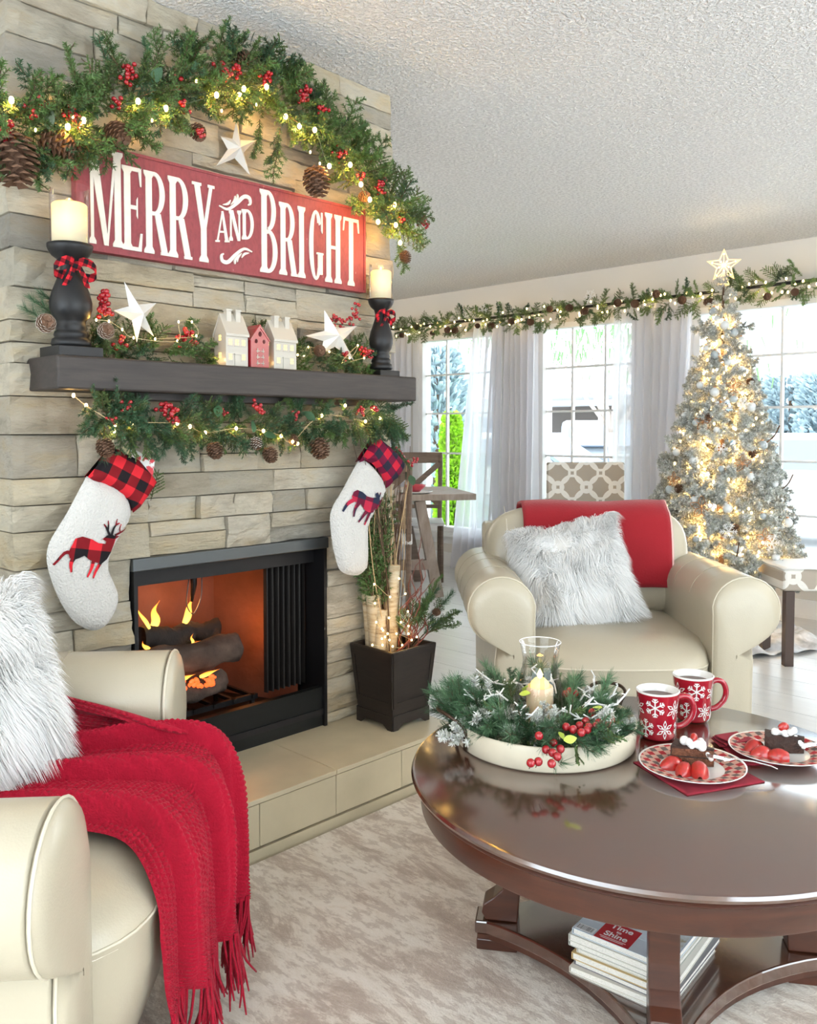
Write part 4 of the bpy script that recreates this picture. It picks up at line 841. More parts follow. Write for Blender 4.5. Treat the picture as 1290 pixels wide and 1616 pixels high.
cb = plant('cedar_bunch', 'upright green cedar stems behind the birch logs in the planter', 'greenery', (-2.17,2.09,.42))
for px, y1 in ((583,770),(592,790),(600,830),(575,850),(607,850),(588,880),(598,880),(612,800)):
    b = PX(px, y1, -2.19); a = Vector((-2.18+random.uniform(-.01,.02), 2.06+random.uniform(0,.03), .42)); L_ = (b-a).length
    part(G().tube([a, b], .0018, 5), 'stem', M_twig, cb)
    for k in range(3): inst(random.choice(CED+FIR), 'sprig', cb, at(a.lerp(b, .40+.2*k), b-a+Vector((random.uniform(-.05,.05), random.uniform(-.08,.08), 0)), .15))
jb = plant('juniper_branch', 'green juniper branches leaning out of the right side of the planter', 'greenery', (-2.12,2.17,.42))
for px, y1 in ((690,922),(706,945),(718,968),(712,985),(680,945),(665,965),(695,990),(672,985),(656,960),(640,985)):
    b = PX(px, y1, -2.10); a = Vector((-2.11,2.14,.42)); m_ = a.lerp(b,.5)+Vector((0,0,.02)); part(G().tube([a, m_, b], .0016, 5), 'stem', M_twig, jb)
    for k in range(3): inst(random.choice([CED[0],CED[1],FIR[1],PIN2[0]]), 'sprig', jb, at(m_.lerp(b, k*.33), b-m_+Vector((random.uniform(-.02,.02),random.uniform(-.04,.04),random.uniform(-.02,.05))), .075))
inst(CONE, 'pinecone', jb, at(PX(684,965,-2.08), (1,0,0), .03)); 
tb = plant('twig_bundle', 'tall thin brown twigs standing behind the logs in the planter', 'twigs', (-2.20,2.12,.42))
for i in range(64):
    px = random.uniform(556, 652) if i % 2 else random.uniform(585, 648); y1 = random.uniform(700, 830) if px > 580 else random.uniform(690,760)
    a = Vector((-2.17+random.uniform(-.03,.04), 2.11+random.uniform(-.03,.05), .42)); b = PX(px, y1, -2.185+random.uniform(-.02,.03)); m_ = a.lerp(b,.5)+Vector((random.uniform(-.01,.01), random.uniform(-.02,.02), 0)); P = cr([a,m_,b],4)
    part(G().tube(P, [.0022*(1-.6*k/(len(P)-1)) for k in range(len(P))], 4), 'twig', M_twig if i % 3 else M_cut, tb)
M_willow = mat('red_willow', (.16,.035,.02), .6)
for i in range(9):
    P = []; a = Vector((-2.10, 2.09+.01*i, .43)); h = random.uniform(.2,.40); ph = random.uniform(0,6)
    for k in range(14): t = k/13; P.append(a+Vector((.018*math.sin(ph+t*9)+.01, .028*math.sin(ph*2+t*8)+t*.05*random.uniform(.8,1.2), h*t)))
    part(G().tube(P, [.0028*(1-.6*k/13) for k in range(14)], 5), 'curly_twig', M_willow, tb, True)
fl_ = thing('fairy_lights', 'string of tiny warm lights wound through the birch logs in the planter', 'string lights', (-2.07,2.1,.46))
FP = []
for x, y in ((588,1018),(604,1018),(603,1008),(615,1010),(612,1000),(594,982),(605,995),(603,992),(592,952),(591,922),(616,942),(640,937),(630,913),(633,982),(644,965),(645,988),(645,1000),(658,1005),(614,975),(635,1018),(620,1020),(608,1005),(626,1000),(650,1010)):
    p = PX(x, y, -2.065+random.uniform(-.02,.01)); FP.append(p); inst(BULB, 'bulb', fl_, Matrix.Translation(p) @ Matrix.Diagonal((.0032,.0032,.004,1))); lamp('bulb_light', 'POINT', p+Vector((-.015,0,.0)), .02, (1,.55,.13), .006)
part(G().tube(cr(FP, 4), .0008, 4), 'light_wire', M_wirew, fl_)
# fire tool handle and little green sprig left of the fire
t = thing('log_basket', 'black iron log basket with a looped handle behind the left armchair', 'basket', (-2.1,1.10,.18))
yb = 1.06
part(G().tube(cr([(-2.08,yb-.07,.38),(-2.08,yb-.055,.50),(-2.08,yb-.02,.545),(-2.08,yb+.02,.545),(-2.08,yb+.055,.50),(-2.08,yb+.07,.38)], 6), .005, 8), 'handle', M_black, t, True)
g = G()
for z in (.19,.30,.38): g.box(-2.14,-2.02,yb-.075,yb-.069,z,z+.006).box(-2.14,-2.02,yb+.069,yb+.075,z,z+.006).box(-2.14,-2.134,yb-.069,yb+.069,z,z+.006).box(-2.026,-2.02,yb-.069,yb+.069,z,z+.006)
for a in (-2.14,-2.026):
    for b in range(6): g.box(a,a+.006,yb-.075+b*.0288,yb-.069+b*.0288,.18,.39)
part(g, 'frame', M_black, t)
s_ = thing('boxwood_sprig', 'small leafy green sprig on the hearth at the left of the firebox', 'greenery', (-2.08,1.28,.18))
for i in range(22): inst(random.choice([LEAF,LEAFS]), 'leaf', s_, at((-2.06+random.uniform(-.02,.02), 1.245+random.uniform(-.02,.02), .25+random.uniform(-.04,.07)), (random.gauss(0,1),random.gauss(0,1),random.gauss(0,1)+.6), .028))
part(G().tube([(-2.06,1.245,.181),(-2.06,1.245,.30)], .003, 5), 'stem', M_twig, s_)
# ============================================================ ARMCHAIRS
def leather():
    m, nt, b = newmat('cream_leather'); L = nt.links.new; b.inputs['Base Color'].default_value = (.45,.405,.305,1); b.inputs['Roughness'].default_value = .34; b.inputs['Coat Weight'].default_value = .15; b.inputs['Coat Roughness'].default_value = .25
    tc = N(nt,'TexCoord'); n = N(nt,'TexNoise', i_Scale=4, i_Detail=5, i_Distortion=.5); L(tc.outputs['Object'], n.inputs['Vector']); n2 = N(nt,'TexVoronoi', i_Scale=260); L(tc.outputs['Object'], n2.inputs['Vector'])
    b1 = N(nt,'Bump', i_Strength=.25, i_Distance=.02); L(n.outputs['Fac'], b1.inputs['Height']); b2 = N(nt,'Bump', i_Strength=.10, i_Distance=.002); L(n2.outputs['Distance'], b2.inputs['Height']); L(b1.outputs[0], b2.inputs['Normal']); L(b2.outputs[0], b.inputs['Normal']); return m
M_lea = leather(); M_pipe = mat('leather_piping', (.62,.57,.45), .35); M_foot = mat('dark_foot', (.04,.02,.012), .4); M_stitch = mat('cream_stitch', (.80,.76,.66), .6)
def arm_profile(n=22):                                # right arm, seen from the front: x outward, z up
    P = [(.31,.06),(.31,.56)]; c = (.425,.575); r = .118
    for i in range(n+1): q = math.radians(172-(172+82)*i/n); P.append((c[0]+r*math.cos(q), c[1]+r*math.sin(q)))
    P += [(.448,.40),(.444,.06)]; return P
def make_armchair(label):
    t = thing('armchair', label, 'armchair', (0,0,0)); X = dict(parent=t, local=True)
    base = part(G().box(-.44,.44,-.36,.44,.07,.28).box(-.42,.42,.33,.445,.28,.80), 'frame', M_lea, bevel=.02, seg=3, **X)
    for sx in (-1,1):
        P = arm_profile(); Y = [-.44,-.432,-.30,-.1,.1,.30,.42,.44]
        rows = []
        for k, y in enumerate(Y):
            sc = .985 if k in (0,len(Y)-1) else 1; drop = -.012*max(0, (y+.0)/.44)
            rows.append([(sx*(.38+(x-.38)*sc), y, .3+(z-.3)*sc+(drop if z > .4 else 0)) for x, z in P])
        g = G().grid(rows, wrapv=True); n = len(P); ln = len(g.v); g.f += [tuple(range(n)), tuple(range(ln-n, ln))[::-1]]; g.m += [0,0]
        if sx < 0: g.f = [f[::-1] for f in g.f]
        a = part(g, 'arm', M_lea, smooth=True, bevel=.008, seg=3, **X)
        # front panel, slightly domed, with piping round its edge
        rows = []; cx_, cz_ = .385, .42
        for k, (s, yy) in enumerate(((1.0,-.440),(.97,-.452),(.80,-.460),(.4,-.464),(.02,-.465))): rows.append([(sx*(cx_+(x-cx_)*s), yy, cz_+(z-cz_)*s) for x, z in P])
        g = G().grid(rows, wrapv=True); 
        if sx > 0: g.f = [f[::-1] for f in g.f]
        part(g, 'arm_panel', M_lea, parent=a, local=True, smooth=True)
        part(G().tube([(sx*x, -.444, z) for x, z in P], .0026, 6), 'piping', M_pipe, parent=a, local=True, smooth=True)
        for yy in (-.20, -.0, .2): part(G().tube([(sx*(.425+.119*math.cos(q)), yy, .575+.119*math.sin(q)-.012*max(0,yy/.44)) for q in [math.radians(170-240*i/20) for i in range(21)]], .0010, 5), 'seam', M_lea, parent=a, local=True, smooth=True)
    # seat cushion: bull-nosed front with a seam round it
    rows = []; prof = [(.30,.40),(.30,.425),(.2,.447),(.05,.452),(-.15,.450),(-.30,.447),(-.40,.440),(-.455,.425),(-.480,.405),(-.490,.385)]
    for y, z in prof:
        row = []
        for i in range(25):
            u = -1+i/12; bul = .045*(1-u*u)**.7 if y < -.25 else 0; row.append((u*.312, y-bul*min(1, (-y-.25)/.2 if y < -.25 else 0)+(.085*abs(u)**7 if y < -.38 else 0), z+.022*(1-u**4)*(1 if z > .43 else .3)))
        rows.append(row)
    sc_ = part(G().grid(rows), 'seat_cushion', M_lea, smooth=True, **X)
    seam = [(rows[-1][i][0], rows[-1][i][1]-.001, rows[-1][i][2]) for i in range(25)]; part(G().tube(seam, .003, 6), 'seam', M_pipe, parent=sc_, local=True, smooth=True)
    part(G().tube([(x, y+.004, z-.012) for x, y, z in seam], .0012, 5), 'stitching', M_stitch, parent=sc_, local=True, smooth=True)
    rows = []
    for k, (dy, z) in enumerate(((0,None),(.006,.36),(.004,.31),(.016,.25),(.04,.18),(.065,.12),(.085,.07))): rows.append([(x, (y+dy), (zz if z is None else z)) for x, y, zz in seam])
    part(G().grid(rows), 'front_panel', M_lea, smooth=True, **X)
    R_ = Matrix.Rotation(-.16, 4, 'X'); c = (0,.235,.650); part(G().superq(c, BH, .55, .38, 48, 26, R_), 'back_cushion', M_lea, smooth=True, **X)
    for sx in (-1,1):
        P = []
        for i in range(15): z = -.20+.43*i/14; x = sx*.34; y = sqf(x, z); P.append(R_ @ Vector((x, y-.001, z)) + Vector(c))
        part(G().tube(P, .0016, 5), 'back_seam', M_stitch, smooth=True, **X)
    for sx in (-1,1):
        for yy in (-.36,.38): part(G().lathe([(.022,0),(.028,.06),(.03,.075)], 12, (sx*.37, yy, 0), cap=True), 'foot', M_foot, smooth=True, **X)
    return t
BH = (.425,.115,.235)
def sqf(x, z):                                        # front surface of the back cushion, in its own frame
    e1, e2 = .55, .38; a = max(0, 1-abs(z/BH[2])**(2/e1))**(e1/e2) - abs(x/BH[0])**(2/e2); return -BH[1]*max(0, a)**(e2/2)
chR = make_armchair('cream leather armchair with rolled arms behind the coffee table, facing it')
ch0 = Matrix.Translation(LW(.749, 3.41, 0)) @ Matrix.Rotation(YAW, 4, 'Z'); 
th = math.radians(4.5)
MLc = Matrix.Translation(LW(-.54-.42*math.cos(th), 1.60-.42*math.sin(th), 0)) @ Matrix.Rotation(YAW+PI/2+th, 4, 'Z') @ Matrix.Scale(.98, 4)
chL = copy_tree(chR, MLc); tag(chL, 'cream leather armchair at the left edge, under the red knitted throw')
chR.matrix_basis = ch0; MW[chR.name] = ch0
def CRt(x, y, z): return ch0 @ Vector((x, y, z))
def CLf(x, y, z): return MLc @ Vector((x, y, z))
# fleece blanket over the back of the right chair
M_fleece = mat('red_fleece', (.27,.003,.010), .95, sheen=.2, bump=.15, bscale=120); M_hem = mat('pale_hem', (.75,.45,.42), .7)
R_ = Matrix.Rotation(-.16, 4, 'X'); bc = Vector((0,.235,.650)); rows = []
for i in range(31):
    u = i/30; x = -.285+.60*u; row = []
    for k in range(26):
        v = k/25
        if v < .62: z = -.115+(.235+.103)*(v/.62); y = sqf(x*.9, min(z, .222))-.013; zz = z
        else: a = (v-.62)/.38; y = -.06+.20*a; zz = .247-.14*max(0, a-.55)/.45
        if v < .62: zz = z; y = y if z < .16 else y
        p = R_ @ Vector((x+.012*math.sin(v*3)+(.018*(1-v) if u > .5 else 0), y, zz))+bc; p.y -= .004+.003*math.sin(u*14+v*2); p.z += .004*math.sin(u*9); row.append(ch0 @ p)
    rows.append(row)
t = thing('fleece_blanket', 'smooth red fleece blanket folded over the back of the far armchair', 'blanket', CRt(0,.2,.5)); o = part(G().grid(rows), 'cloth', M_fleece, t, True); sm = o.modifiers.new('thick', 'SOLIDIFY'); sm.thickness = .010; sm.offset = 0
part(G().tube(rows[-1], .006, 6), 'hem', M_hem, t, True)
# ------------------------------------------------------------ fur pillows
M_fur = mat('white_fur', (.90,.895,.88), .75, sheen=.3, rand=.02); M_furb = mat('fur_backing', (.62,.60,.57), .95)
def pillow_pt(u, v, a, b, T, side): 
    c = 1-.05*(1-abs(v))*0; w_ = (max(0, 1-u**4)**.5)*(max(0, 1-v**4)**.5); pin = 1+.05*(abs(u)*abs(v))**2
    return Vector((u*a*pin*(1-.06*(1-v*v)*abs(u)), side*T*w_, v*b*pin*(1-.06*(1-u*u)*abs(v))))
def fur_pillow(label, mtx, a, b, T, n, ln, wd, seed, lean=(0,0,-1), only_front=False):
    t = thing('fur_pillow', label, 'pillow', mtx=Matrix.Translation(mtx.to_translation())); g = G()
    for s in (-1,1):
        rows = [[mtx @ pillow_pt(-1+i/8, -1+k/8, a, b, T, s) for k in range(17)] for i in range(17)]; gg = G().grid(rows)
        if s > 0: gg.f = [f[::-1] for f in gg.f]
        g.add(gg.v, gg.f)
    part(g, 'cushion', M_furb, t, True)
    r = np.random.default_rng(seed); u = r.uniform(-1,1,n); v = r.uniform(-1,1,n); e = r.random(n) < .22; k = r.integers(0,4,n)
    u = np.where(e & (k==0), .98, np.where(e & (k==1), -.98, u)); v = np.where(e & (k==2), .98, np.where(e & (k==3), -.98, v)); side = np.where(r.random(n) < (.72 if not only_front else .9), -1, 1)
    w_ = np.sqrt(np.maximum(0,1-u**4))*np.sqrt(np.maximum(0,1-v**4)); pin = 1+.05*(np.abs(u*v))**2
    P = np.c_[u*a*pin*(1-.06*(1-v*v)*np.abs(u)), side*T*w_, v*b*pin*(1-.06*(1-u*u)*np.abs(v))]
    nx = u**3*1.3; nz = v**3*1.3; ny = side*np.maximum(.15, w_); Nn = np.c_[nx, ny, nz]; Nn /= np.linalg.norm(Nn, axis=1)[:,None]
    cl = np.array([[noise.noise(Vector((x*13,y*13,z*13+q*7))) for q in range(3)] for x, y, z in P])*2.2       # clumps share a direction
    D = Nn*.55+cl*.55+np.c_[u*.5, np.zeros(n), v*.35-.35]+r.normal(0,.16,(n,3)); D /= np.linalg.norm(D, axis=1)[:,None]
    l = ln*r.uniform(.6,1.15,n)[:,None]; g2 = np.array(lean)*.35; p0 = P-Nn*.003; p1 = P+(D+g2*.2+Nn*.25)*l*.36; p2 = P+(D+g2*.8)*l*.72; p3 = P+(D*.95+g2*1.9+cl*.15)*l
    wv = np.cross(D, Nn+r.normal(0,.3,(n,3))); wv /= np.linalg.norm(wv, axis=1)[:,None]+1e-9; wv *= wd/2
    V = np.stack([p0-wv, p0+wv, p1-wv, p1+wv, p2-wv*.7, p2+wv*.7, p3], 1).reshape(-1,3); b_ = np.arange(n)[:,None]*7
    T_ = np.stack([b_+np.array(q) for q in ((0,1,3),(0,3,2),(2,3,5),(2,5,4),(4,5,6))], 1).reshape(-1,3)
    Mx = np.array(mtx); V = V@Mx[:3,:3].T+Mx[:3,3]-np.array(mtx.to_translation()); me = trimesh('fur', V, T_, [M_fur]); o = inst(me, 'fur', t, Matrix.Translation(mtx.to_translation())); o['kind'] = 'stuff'; return t
fur_pillow('white shaggy fur pillow leaning in the far armchair', Matrix.Translation(LW(.637, 3.33, .652)) @ Matrix.Rotation(YAW+.02, 4, 'Z') @ Matrix.Rotation(-.30, 4, 'X') @ Matrix.Rotation(-.20, 4, 'Y'), .195, .185, .07, 26000, .052, .0022, 3)
fur_pillow('white shaggy fur pillow leaning in the left armchair', Matrix.Translation(LW(-.885, 1.66, .69)) @ Matrix.Rotation(YAW+PI/2-.42, 4, 'Z') @ Matrix.Rotation(-.30, 4, 'X'), .19, .19, .08, 34000, .055, .0016, 4)
# ------------------------------------------------------------ knitted throw on the left chair
CTRL = [ # rows from the back of the seat to the hem, near edge to far edge: (lat, dep, z)
 [(-1.02,1.52,.60),(-1.00,1.62,.61),(-.97,1.72,.63),(-.93,1.83,.66),(-.87,1.90,.67)],
 [(-.90,1.52,.500),(-.88,1.62,.505),(-.86,1.73,.52),(-.83,1.84,.56),(-.78,1.89,.615)],
 [(-.74,1.545,.488),(-.72,1.65,.495),(-.70,1.76,.50),(-.68,1.86,.53),(-.66,1.888,.585)],
 [(-.60,1.515,.482),(-.58,1.64,.492),(-.565,1.76,.50),(-.55,1.87,.525),(-.515,1.888,.55)],
 [(-.475,1.485,.462),(-.455,1.61,.478),(-.45,1.74,.488),(-.455,1.86,.505),(-.448,1.955,.49)],
 [(-.422,1.455,.405),(-.405,1.57,.425),(-.405,1.70,.435),(-.41,1.83,.440),(-.425,1.955,.40)],
 [(-.408,1.445,.32),(-.392,1.55,.335),(-.39,1.67,.340),(-.395,1.80,.345),(-.405,1.91,.32)],
 [(-.405,1.445,.25),(-.388,1.545,.262),(-.385,1.655,.265),(-.388,1.775,.268),(-.396,1.875,.255)],
 [(-.402,1.455,.195),(-.388,1.545,.20),(-.384,1.65,.205),(-.385,1.76,.205),(-.390,1.855,.200)]]
C5 = np.array(CTRL); C5[4:,0,0] -= .028; C5[4:,1,0] -= .016; C5[5:,0,1] -= .018; NU, NV = 520, 300
def crmat(k, n):                                     # Catmull-Rom basis as a matrix
    M_ = np.zeros((n, k))
    for i in range(n):
        f = i/(n-1)*(k-1); a = min(int(f), k-2); t = f-a; w4 = (.5*(-t+2*t*t-t**3), .5*(2-5*t*t+3*t**3), .5*(t+4*t*t-3*t**3), .5*(-t*t+t**3))
        for j, q in enumerate((a-1,a,a+1,a+2)): M_[i, min(max(q,0),k-1)] += w4[j]
    return M_
Pt = np.einsum('ia,abk,jb->ijk', crmat(9,NU), C5, crmat(5,NV))
du = np.gradient(Pt, axis=0); dv = np.gradient(Pt, axis=1); Nr = np.cross(dv, du); Nr /= np.linalg.norm(Nr, axis=2)[:,:,None]+1e-9
if Nr[NU//3, NV//2, 2] < 0: Nr = -Nr
U_, V_ = np.meshgrid(np.linspace(0,1,NU), np.linspace(0,1,NV), indexing='ij')
warp = V_+.10*np.sin(U_*4.2+.6)*(1-U_*.3)+.035*np.sin(U_*9)
tt = 1-((warp*3.3+.62) % 1); fold = (tt**1.4)*(1-np.clip((tt-.86)/.14,0,1)**2*1.0)*.058+.008*np.abs(np.sin(warp*17+U_*5))-.014; fold *= np.clip(U_*3.2, .4, 1)*(1.0-.25*np.clip((U_-.5)*3,0,1)); 
cols = V_*34; rowsn = U_*78; ph = np.abs((cols % 1)-.5)*2; knit = (1-ph**2)*.0095*(.45+.55*np.abs(np.sin((rowsn+ph*.7)*PI)))
rn = RNG.normal(0,.0002,(NU,NV)); Pt = Pt+Nr*(fold+knit+rn+.012)[:,:,None]
Pw = Pt[:,:,0:1]*_R+Pt[:,:,1:2]*_F+Pt[:,:,2:3]*_U
ct = LW(-.6,1.7,.45); t = thing('knitted_throw', 'chunky red knitted throw with fringe draped over the left armchair seat', 'throw', ct)
idx = np.arange(NU*NV).reshape(NU,NV); q = np.stack([idx[:-1,:-1],idx[1:,:-1],idx[1:,1:],idx[:-1,1:]],-1).reshape(-1,4); tr = np.concatenate([q[:,[0,1,2]], q[:,[0,2,3]]])
M_knit = mat('red_knit', (.31,.002,.018), .9, sheen=.08, bump=.4, bscale=260, spec=.2)
me = trimesh('throw_cloth', Pw.reshape(-1,3)-np.array(ct), tr, [M_knit]); me.polygons.foreach_set('use_smooth', [True]*len(tr)); inst(me, 'cloth', t, Matrix.Translation(ct))
random.seed(9); g = G()
hem = [Vector(p) for p in Pw[-1]]
for i in range(150):
    p = hem[min(NV-1, int((i+random.random())/150*NV))]; L_ = random.uniform(.085,.15); sw = Vector((random.gauss(0,.010), random.gauss(0,.010), 0)); pts = [p+Vector((0,0,.01)), p+sw*.4-Vector((0,0,L_*.35)), p+sw-Vector((0,0,L_*.7)), p+sw*1.5+Vector((random.gauss(0,.005),random.gauss(0,.005),-L_))]
    for q_ in pts: q_.z = max(q_.z, .02)
    g.tube(cr(pts,2), [.0028]*5+[.0022,.0018], 5)
o = part(g, 'fringe', M_knit, t, True); o['kind'] = 'stuff'
# ============================================================ RUG
rg = part(G().box(-1.925, 1.3, -1.6, 2.9, .0, .012), 'area_rug', M_rug, org=(0,0,0)); tag(rg, 'distressed cream and taupe rug under the coffee table and armchairs', 'rug')
# ============================================================ COFFEE TABLE
TL, TD, TR_, TZ = .538, 1.889, .532, .45
M_tabletop = wood('dark_cherry_top', (.035,.012,.007), (.085,.028,.013), .20, 5, (1,9,1), coat=1, bump=.02); M_tabletop.node_tree.nodes['Principled BSDF'].inputs['Coat IOR'].default_value = 2.1; M_cherry = wood('dark_cherry', (.026,.007,.004), (.075,.021,.009), .32, 4, (1,1,7), coat=.3)
tc_ = LW(TL, TD, 0); ctb = thing('coffee_table', 'round dark cherry coffee table with curved lower shelf and scrolled legs', 'coffee table', tc_, YAW)
z = TZ; part(G().lathe([(0,z-.020),(TR_-.012,z-.020),(TR_-.002,z-.014),(TR_,z-.008),(TR_-.003,z-.002),(TR_-.008,z),(0,z)], 128, tc_), 'table_top', M_tabletop, ctb, True).modifiers.new('e','EDGE_SPLIT').split_angle = .6
part(G().lathe([(TR_-.05,z-.028),(TR_-.012,z-.028),(TR_-.008,z-.024),(TR_-.012,z-.020),(TR_-.05,z-.020)], 128, tc_), 'moulding', M_cherry, ctb, True).modifiers.new('e','EDGE_SPLIT').split_angle = .6
part(G().lathe([(TR_-.045,z-.082),(TR_-.024,z-.082),(TR_-.022,z-.078),(TR_-.022,z-.028),(TR_-.045,z-.028)], 128, tc_), 'apron', M_cherry, ctb, True).modifiers.new('e','EDGE_SPLIT').split_angle = .6
A0 = math.radians(169.5); LR = .335
out = []
for k in range(4):                                   # lower shelf: blunt tips joined by concave sides
    a = A0+k*PI/2; tip = Vector((math.cos(a), math.sin(a))); sd = Vector((-tip.y, tip.x)); w_ = .033
    out += [tip*.387-sd*w_, tip*.387+sd*w_]; a2 = a+PI/2; tip2 = Vector((math.cos(a2), math.sin(a2))); sd2 = Vector((-tip2.y, tip2.x)); p0 = tip*.36+sd*w_; p3 = tip2*.36-sd2*w_; mid = (tip+tip2).normalized()
    for i in range(13):
        t_ = i/12; q = (p0*(1-t_)+p3*t_); q = q-mid*(.050*math.sin(PI*t_)**.85); out.append(q)
def shelfpts(s, z_): return [LW(TL+p.x*s, TD+p.y*s, z_) for p in out]
part(G().prism(shelfpts(1,.050), (0,0,.030)), 'shelf', M_tabletop, ctb, bevel=.004)
part(G().prism(shelfpts(.985,.038), (0,0,.012)), 'shelf_moulding', M_cherry, ctb)
for k in range(4):
    a = A0+k*PI/2; tip = Vector((math.cos(a), math.sin(a))); sd = Vector((-tip.y, tip.x))
    def lp_(r, s, z_): q = tip*r+sd*s; return LW(TL+q.x, TD+q.y, z_)
    part(G().prism([lp_(.383,-.031,.012), lp_(.383,.031,.012), lp_(.29,.031,.012), lp_(.29,-.031,.012)], (0,0,.026)), 'foot_block', M_cherry, ctb, bevel=.003)
    pr = [(.290,.368),(.350,.368),(.352,.352),(.338,.335),(.318,.30),(.318,.25),(.318,.20),(.325,.155),(.345,.135),(.368,.118),(.372,.098),(.362,.082),(.290,.082),(.288,.10),(.286,.14),(.284,.20),(.286,.28)]
    part(G().prism([lp_(r,-.029,z_) for r, z_ in pr], LW(sd.x*.058, sd.y*.058, 0)), 'leg', M_cherry, ctb, bevel=.003)
# ------------------------------------------------------------ magazines on the shelf
uu = Vector((.78,-.626)); vv = Vector((.626,.78)); zc = .0805
M_page = mat('page_edges', (.62,.60,.55), .8, noise_s=300, amt=.25, stretch=(1,1,6)); covers = [(.30,.28,.25),(.65,.62,.55),(.20,.20,.22),(.55,.40,.18),(.70,.68,.62),(.45,.46,.42),(.60,.58,.52),(.35,.30,.27)]
labs = ['bottom magazine of the stack on the table shelf','second magazine up from the bottom of the stack','third magazine up from the bottom of the stack','fourth magazine up from the bottom of the stack','fourth magazine down from the top of the stack','third magazine down from the top of the stack','magazine directly under the top one in the stack','top magazine in the stack, with a red square on its cover']
def cover_mat():
    m, nt, b = newmat('printed_cover'); L = nt.links.new; b.inputs['Roughness'].default_value = .25; tc = N(nt,'TexCoord'); n = N(nt,'TexNoise', i_Scale=14, i_Detail=6, i_Roughness=.65); L(tc.outputs['Object'], n.inputs['Vector'])
    L(ramp(nt, n.outputs['Fac'], [(.30,(.12,.22,.12)),(.38,(.40,.42,.42)),(.46,(.62,.70,.76)),(.60,(.72,.78,.82)),(.72,(.45,.38,.25))]), b.inputs['Base Color']); return m
M_cover = cover_mat(); M_cov = mat('pale_cover', (.62,.68,.74), .25); M_redsq = mat('red_print', (.50,.03,.04), .3); M_print = mat('white_print', (.85,.85,.85), .4); M_ink = mat('black_print', (.05,.05,.06), .5)
mw, mh = .205, .268
for i in range(8):
    h = random.choice([.010,.012,.014]); off = (random.uniform(-.006,.006), random.uniform(-.008,.008)) if i < 7 else (0,0); an = random.uniform(-.04,.04) if i < 7 else .0
    c = Vector((.500,1.765))+uu*off[0]+vv*off[1]; cu = Vector((uu.x*math.cos(an)-uu.y*math.sin(an), uu.x*math.sin(an)+uu.y*math.cos(an))); cv = Vector((-cu.y, cu.x))
    def mpnt(a, b, z_): q = c+cu*a+cv*b; return LW(q.x, q.y, z_)
    t = thing('magazine', labs[i], 'magazine', mpnt(0,0,zc), 0, None)
    rec = lambda a0, b0, a1, b1, z_: [mpnt(a0,b0,z_), mpnt(a1,b0,z_), mpnt(a1,b1,z_), mpnt(a0,b1,z_)]
    part(G().prism(rec(-mw/2+.002,-mh/2+.002,mw/2-.002,mh/2-.002,zc+.0008), (0,0,h-.0016)), 'pages', M_page, t)
    mc = mat('cover_%d' % i, covers[i], .3) if i < 7 else M_cov
    part(G().prism(rec(-mw/2,-mh/2,mw/2,mh/2,zc), (0,0,.0008)).prism(rec(-mw/2,-mh/2,mw/2,mh/2,zc+h-.0008), (0,0,.0008)).prism(rec(-mw/2-.0008,-mh/2,-mw/2,mh/2,zc), (0,0,h)), 'cover', mc, t)
    if i == 7:
        zt = zc+h; part(G().prism(rec(-.0985,-.085,.0985,.130,zt), (0,0,.0003)), 'cover_photo', M_cover, t)
        part(G().prism(rec(-.056,-.133,.018,-.064,zt+.0003), (0,0,.0003)), 'red_square', M_redsq, t)
        def text(s, a, b, size, m, zz, font_scale=1.0):
            cu_ = bpy.data.curves.new('text', 'FONT'); cu_.body = s; cu_.size = size; cu_.align_x = 'CENTER'; cu_.offset = size*.018; cu_.extrude = .0001
            tmp = bpy.data.objects.new('tmp', cu_); COL.objects.link(tmp); dg = bpy.context.evaluated_depsgraph_get(); me = bpy.data.meshes.new_from_object(tmp.evaluated_get(dg)); bpy.data.objects.remove(tmp)
            ax = (mpnt(1,0,0)-mpnt(0,0,0)).normalized(); ay = (mpnt(0,1,0)-mpnt(0,0,0)).normalized(); M_ = Matrix(((ax.x,ay.x,0,0),(ax.y,ay.y,0,0),(0,0,1,0),(0,0,0,1))); M_.translation = mpnt(a,b,zz)
            me.materials.clear(); me.materials.append(m); inst(me, 'lettering', t, M_)
        for s, b, sz in (('Time', .004,.023),('to',-.008,.012),('Shine',-.027,.023)): text(s, -.019, b-.088, sz, M_print, zt+.0007)
        g = G()
        for k in range(3): g.prism(rec(-.048+.004*k,-.122-.0045*k,.008-.004*k,-.1208-.0045*k,zt+.0003+.0003), (0,0,.0002)) if k < 2 else None
        part(g, 'small_print', M_print, t)
        part(G().prism(rec(-.099,-.130,-.060,-.108,zt), (0,0,.0003)), 'white_box', M_print, t)
        g = G()
        for k in range(14): g.prism(rec(-.097+k*.0025,-.127,-.097+k*.0025+random.choice([.0006,.0012]),-.111,zt+.0003), (0,0,.0002))
        part(g, 'bar_lines', M_ink, t)
        part(G().prism([mpnt(.088+.010*math.cos(q_*PI/8), -.115+.010*math.sin(q_*PI/8), zt) for q_ in range(16)], (0,0,.0003)), 'round_badge', mat('gold_print', (.55,.42,.12), .4), t)
    zc += h+.0003
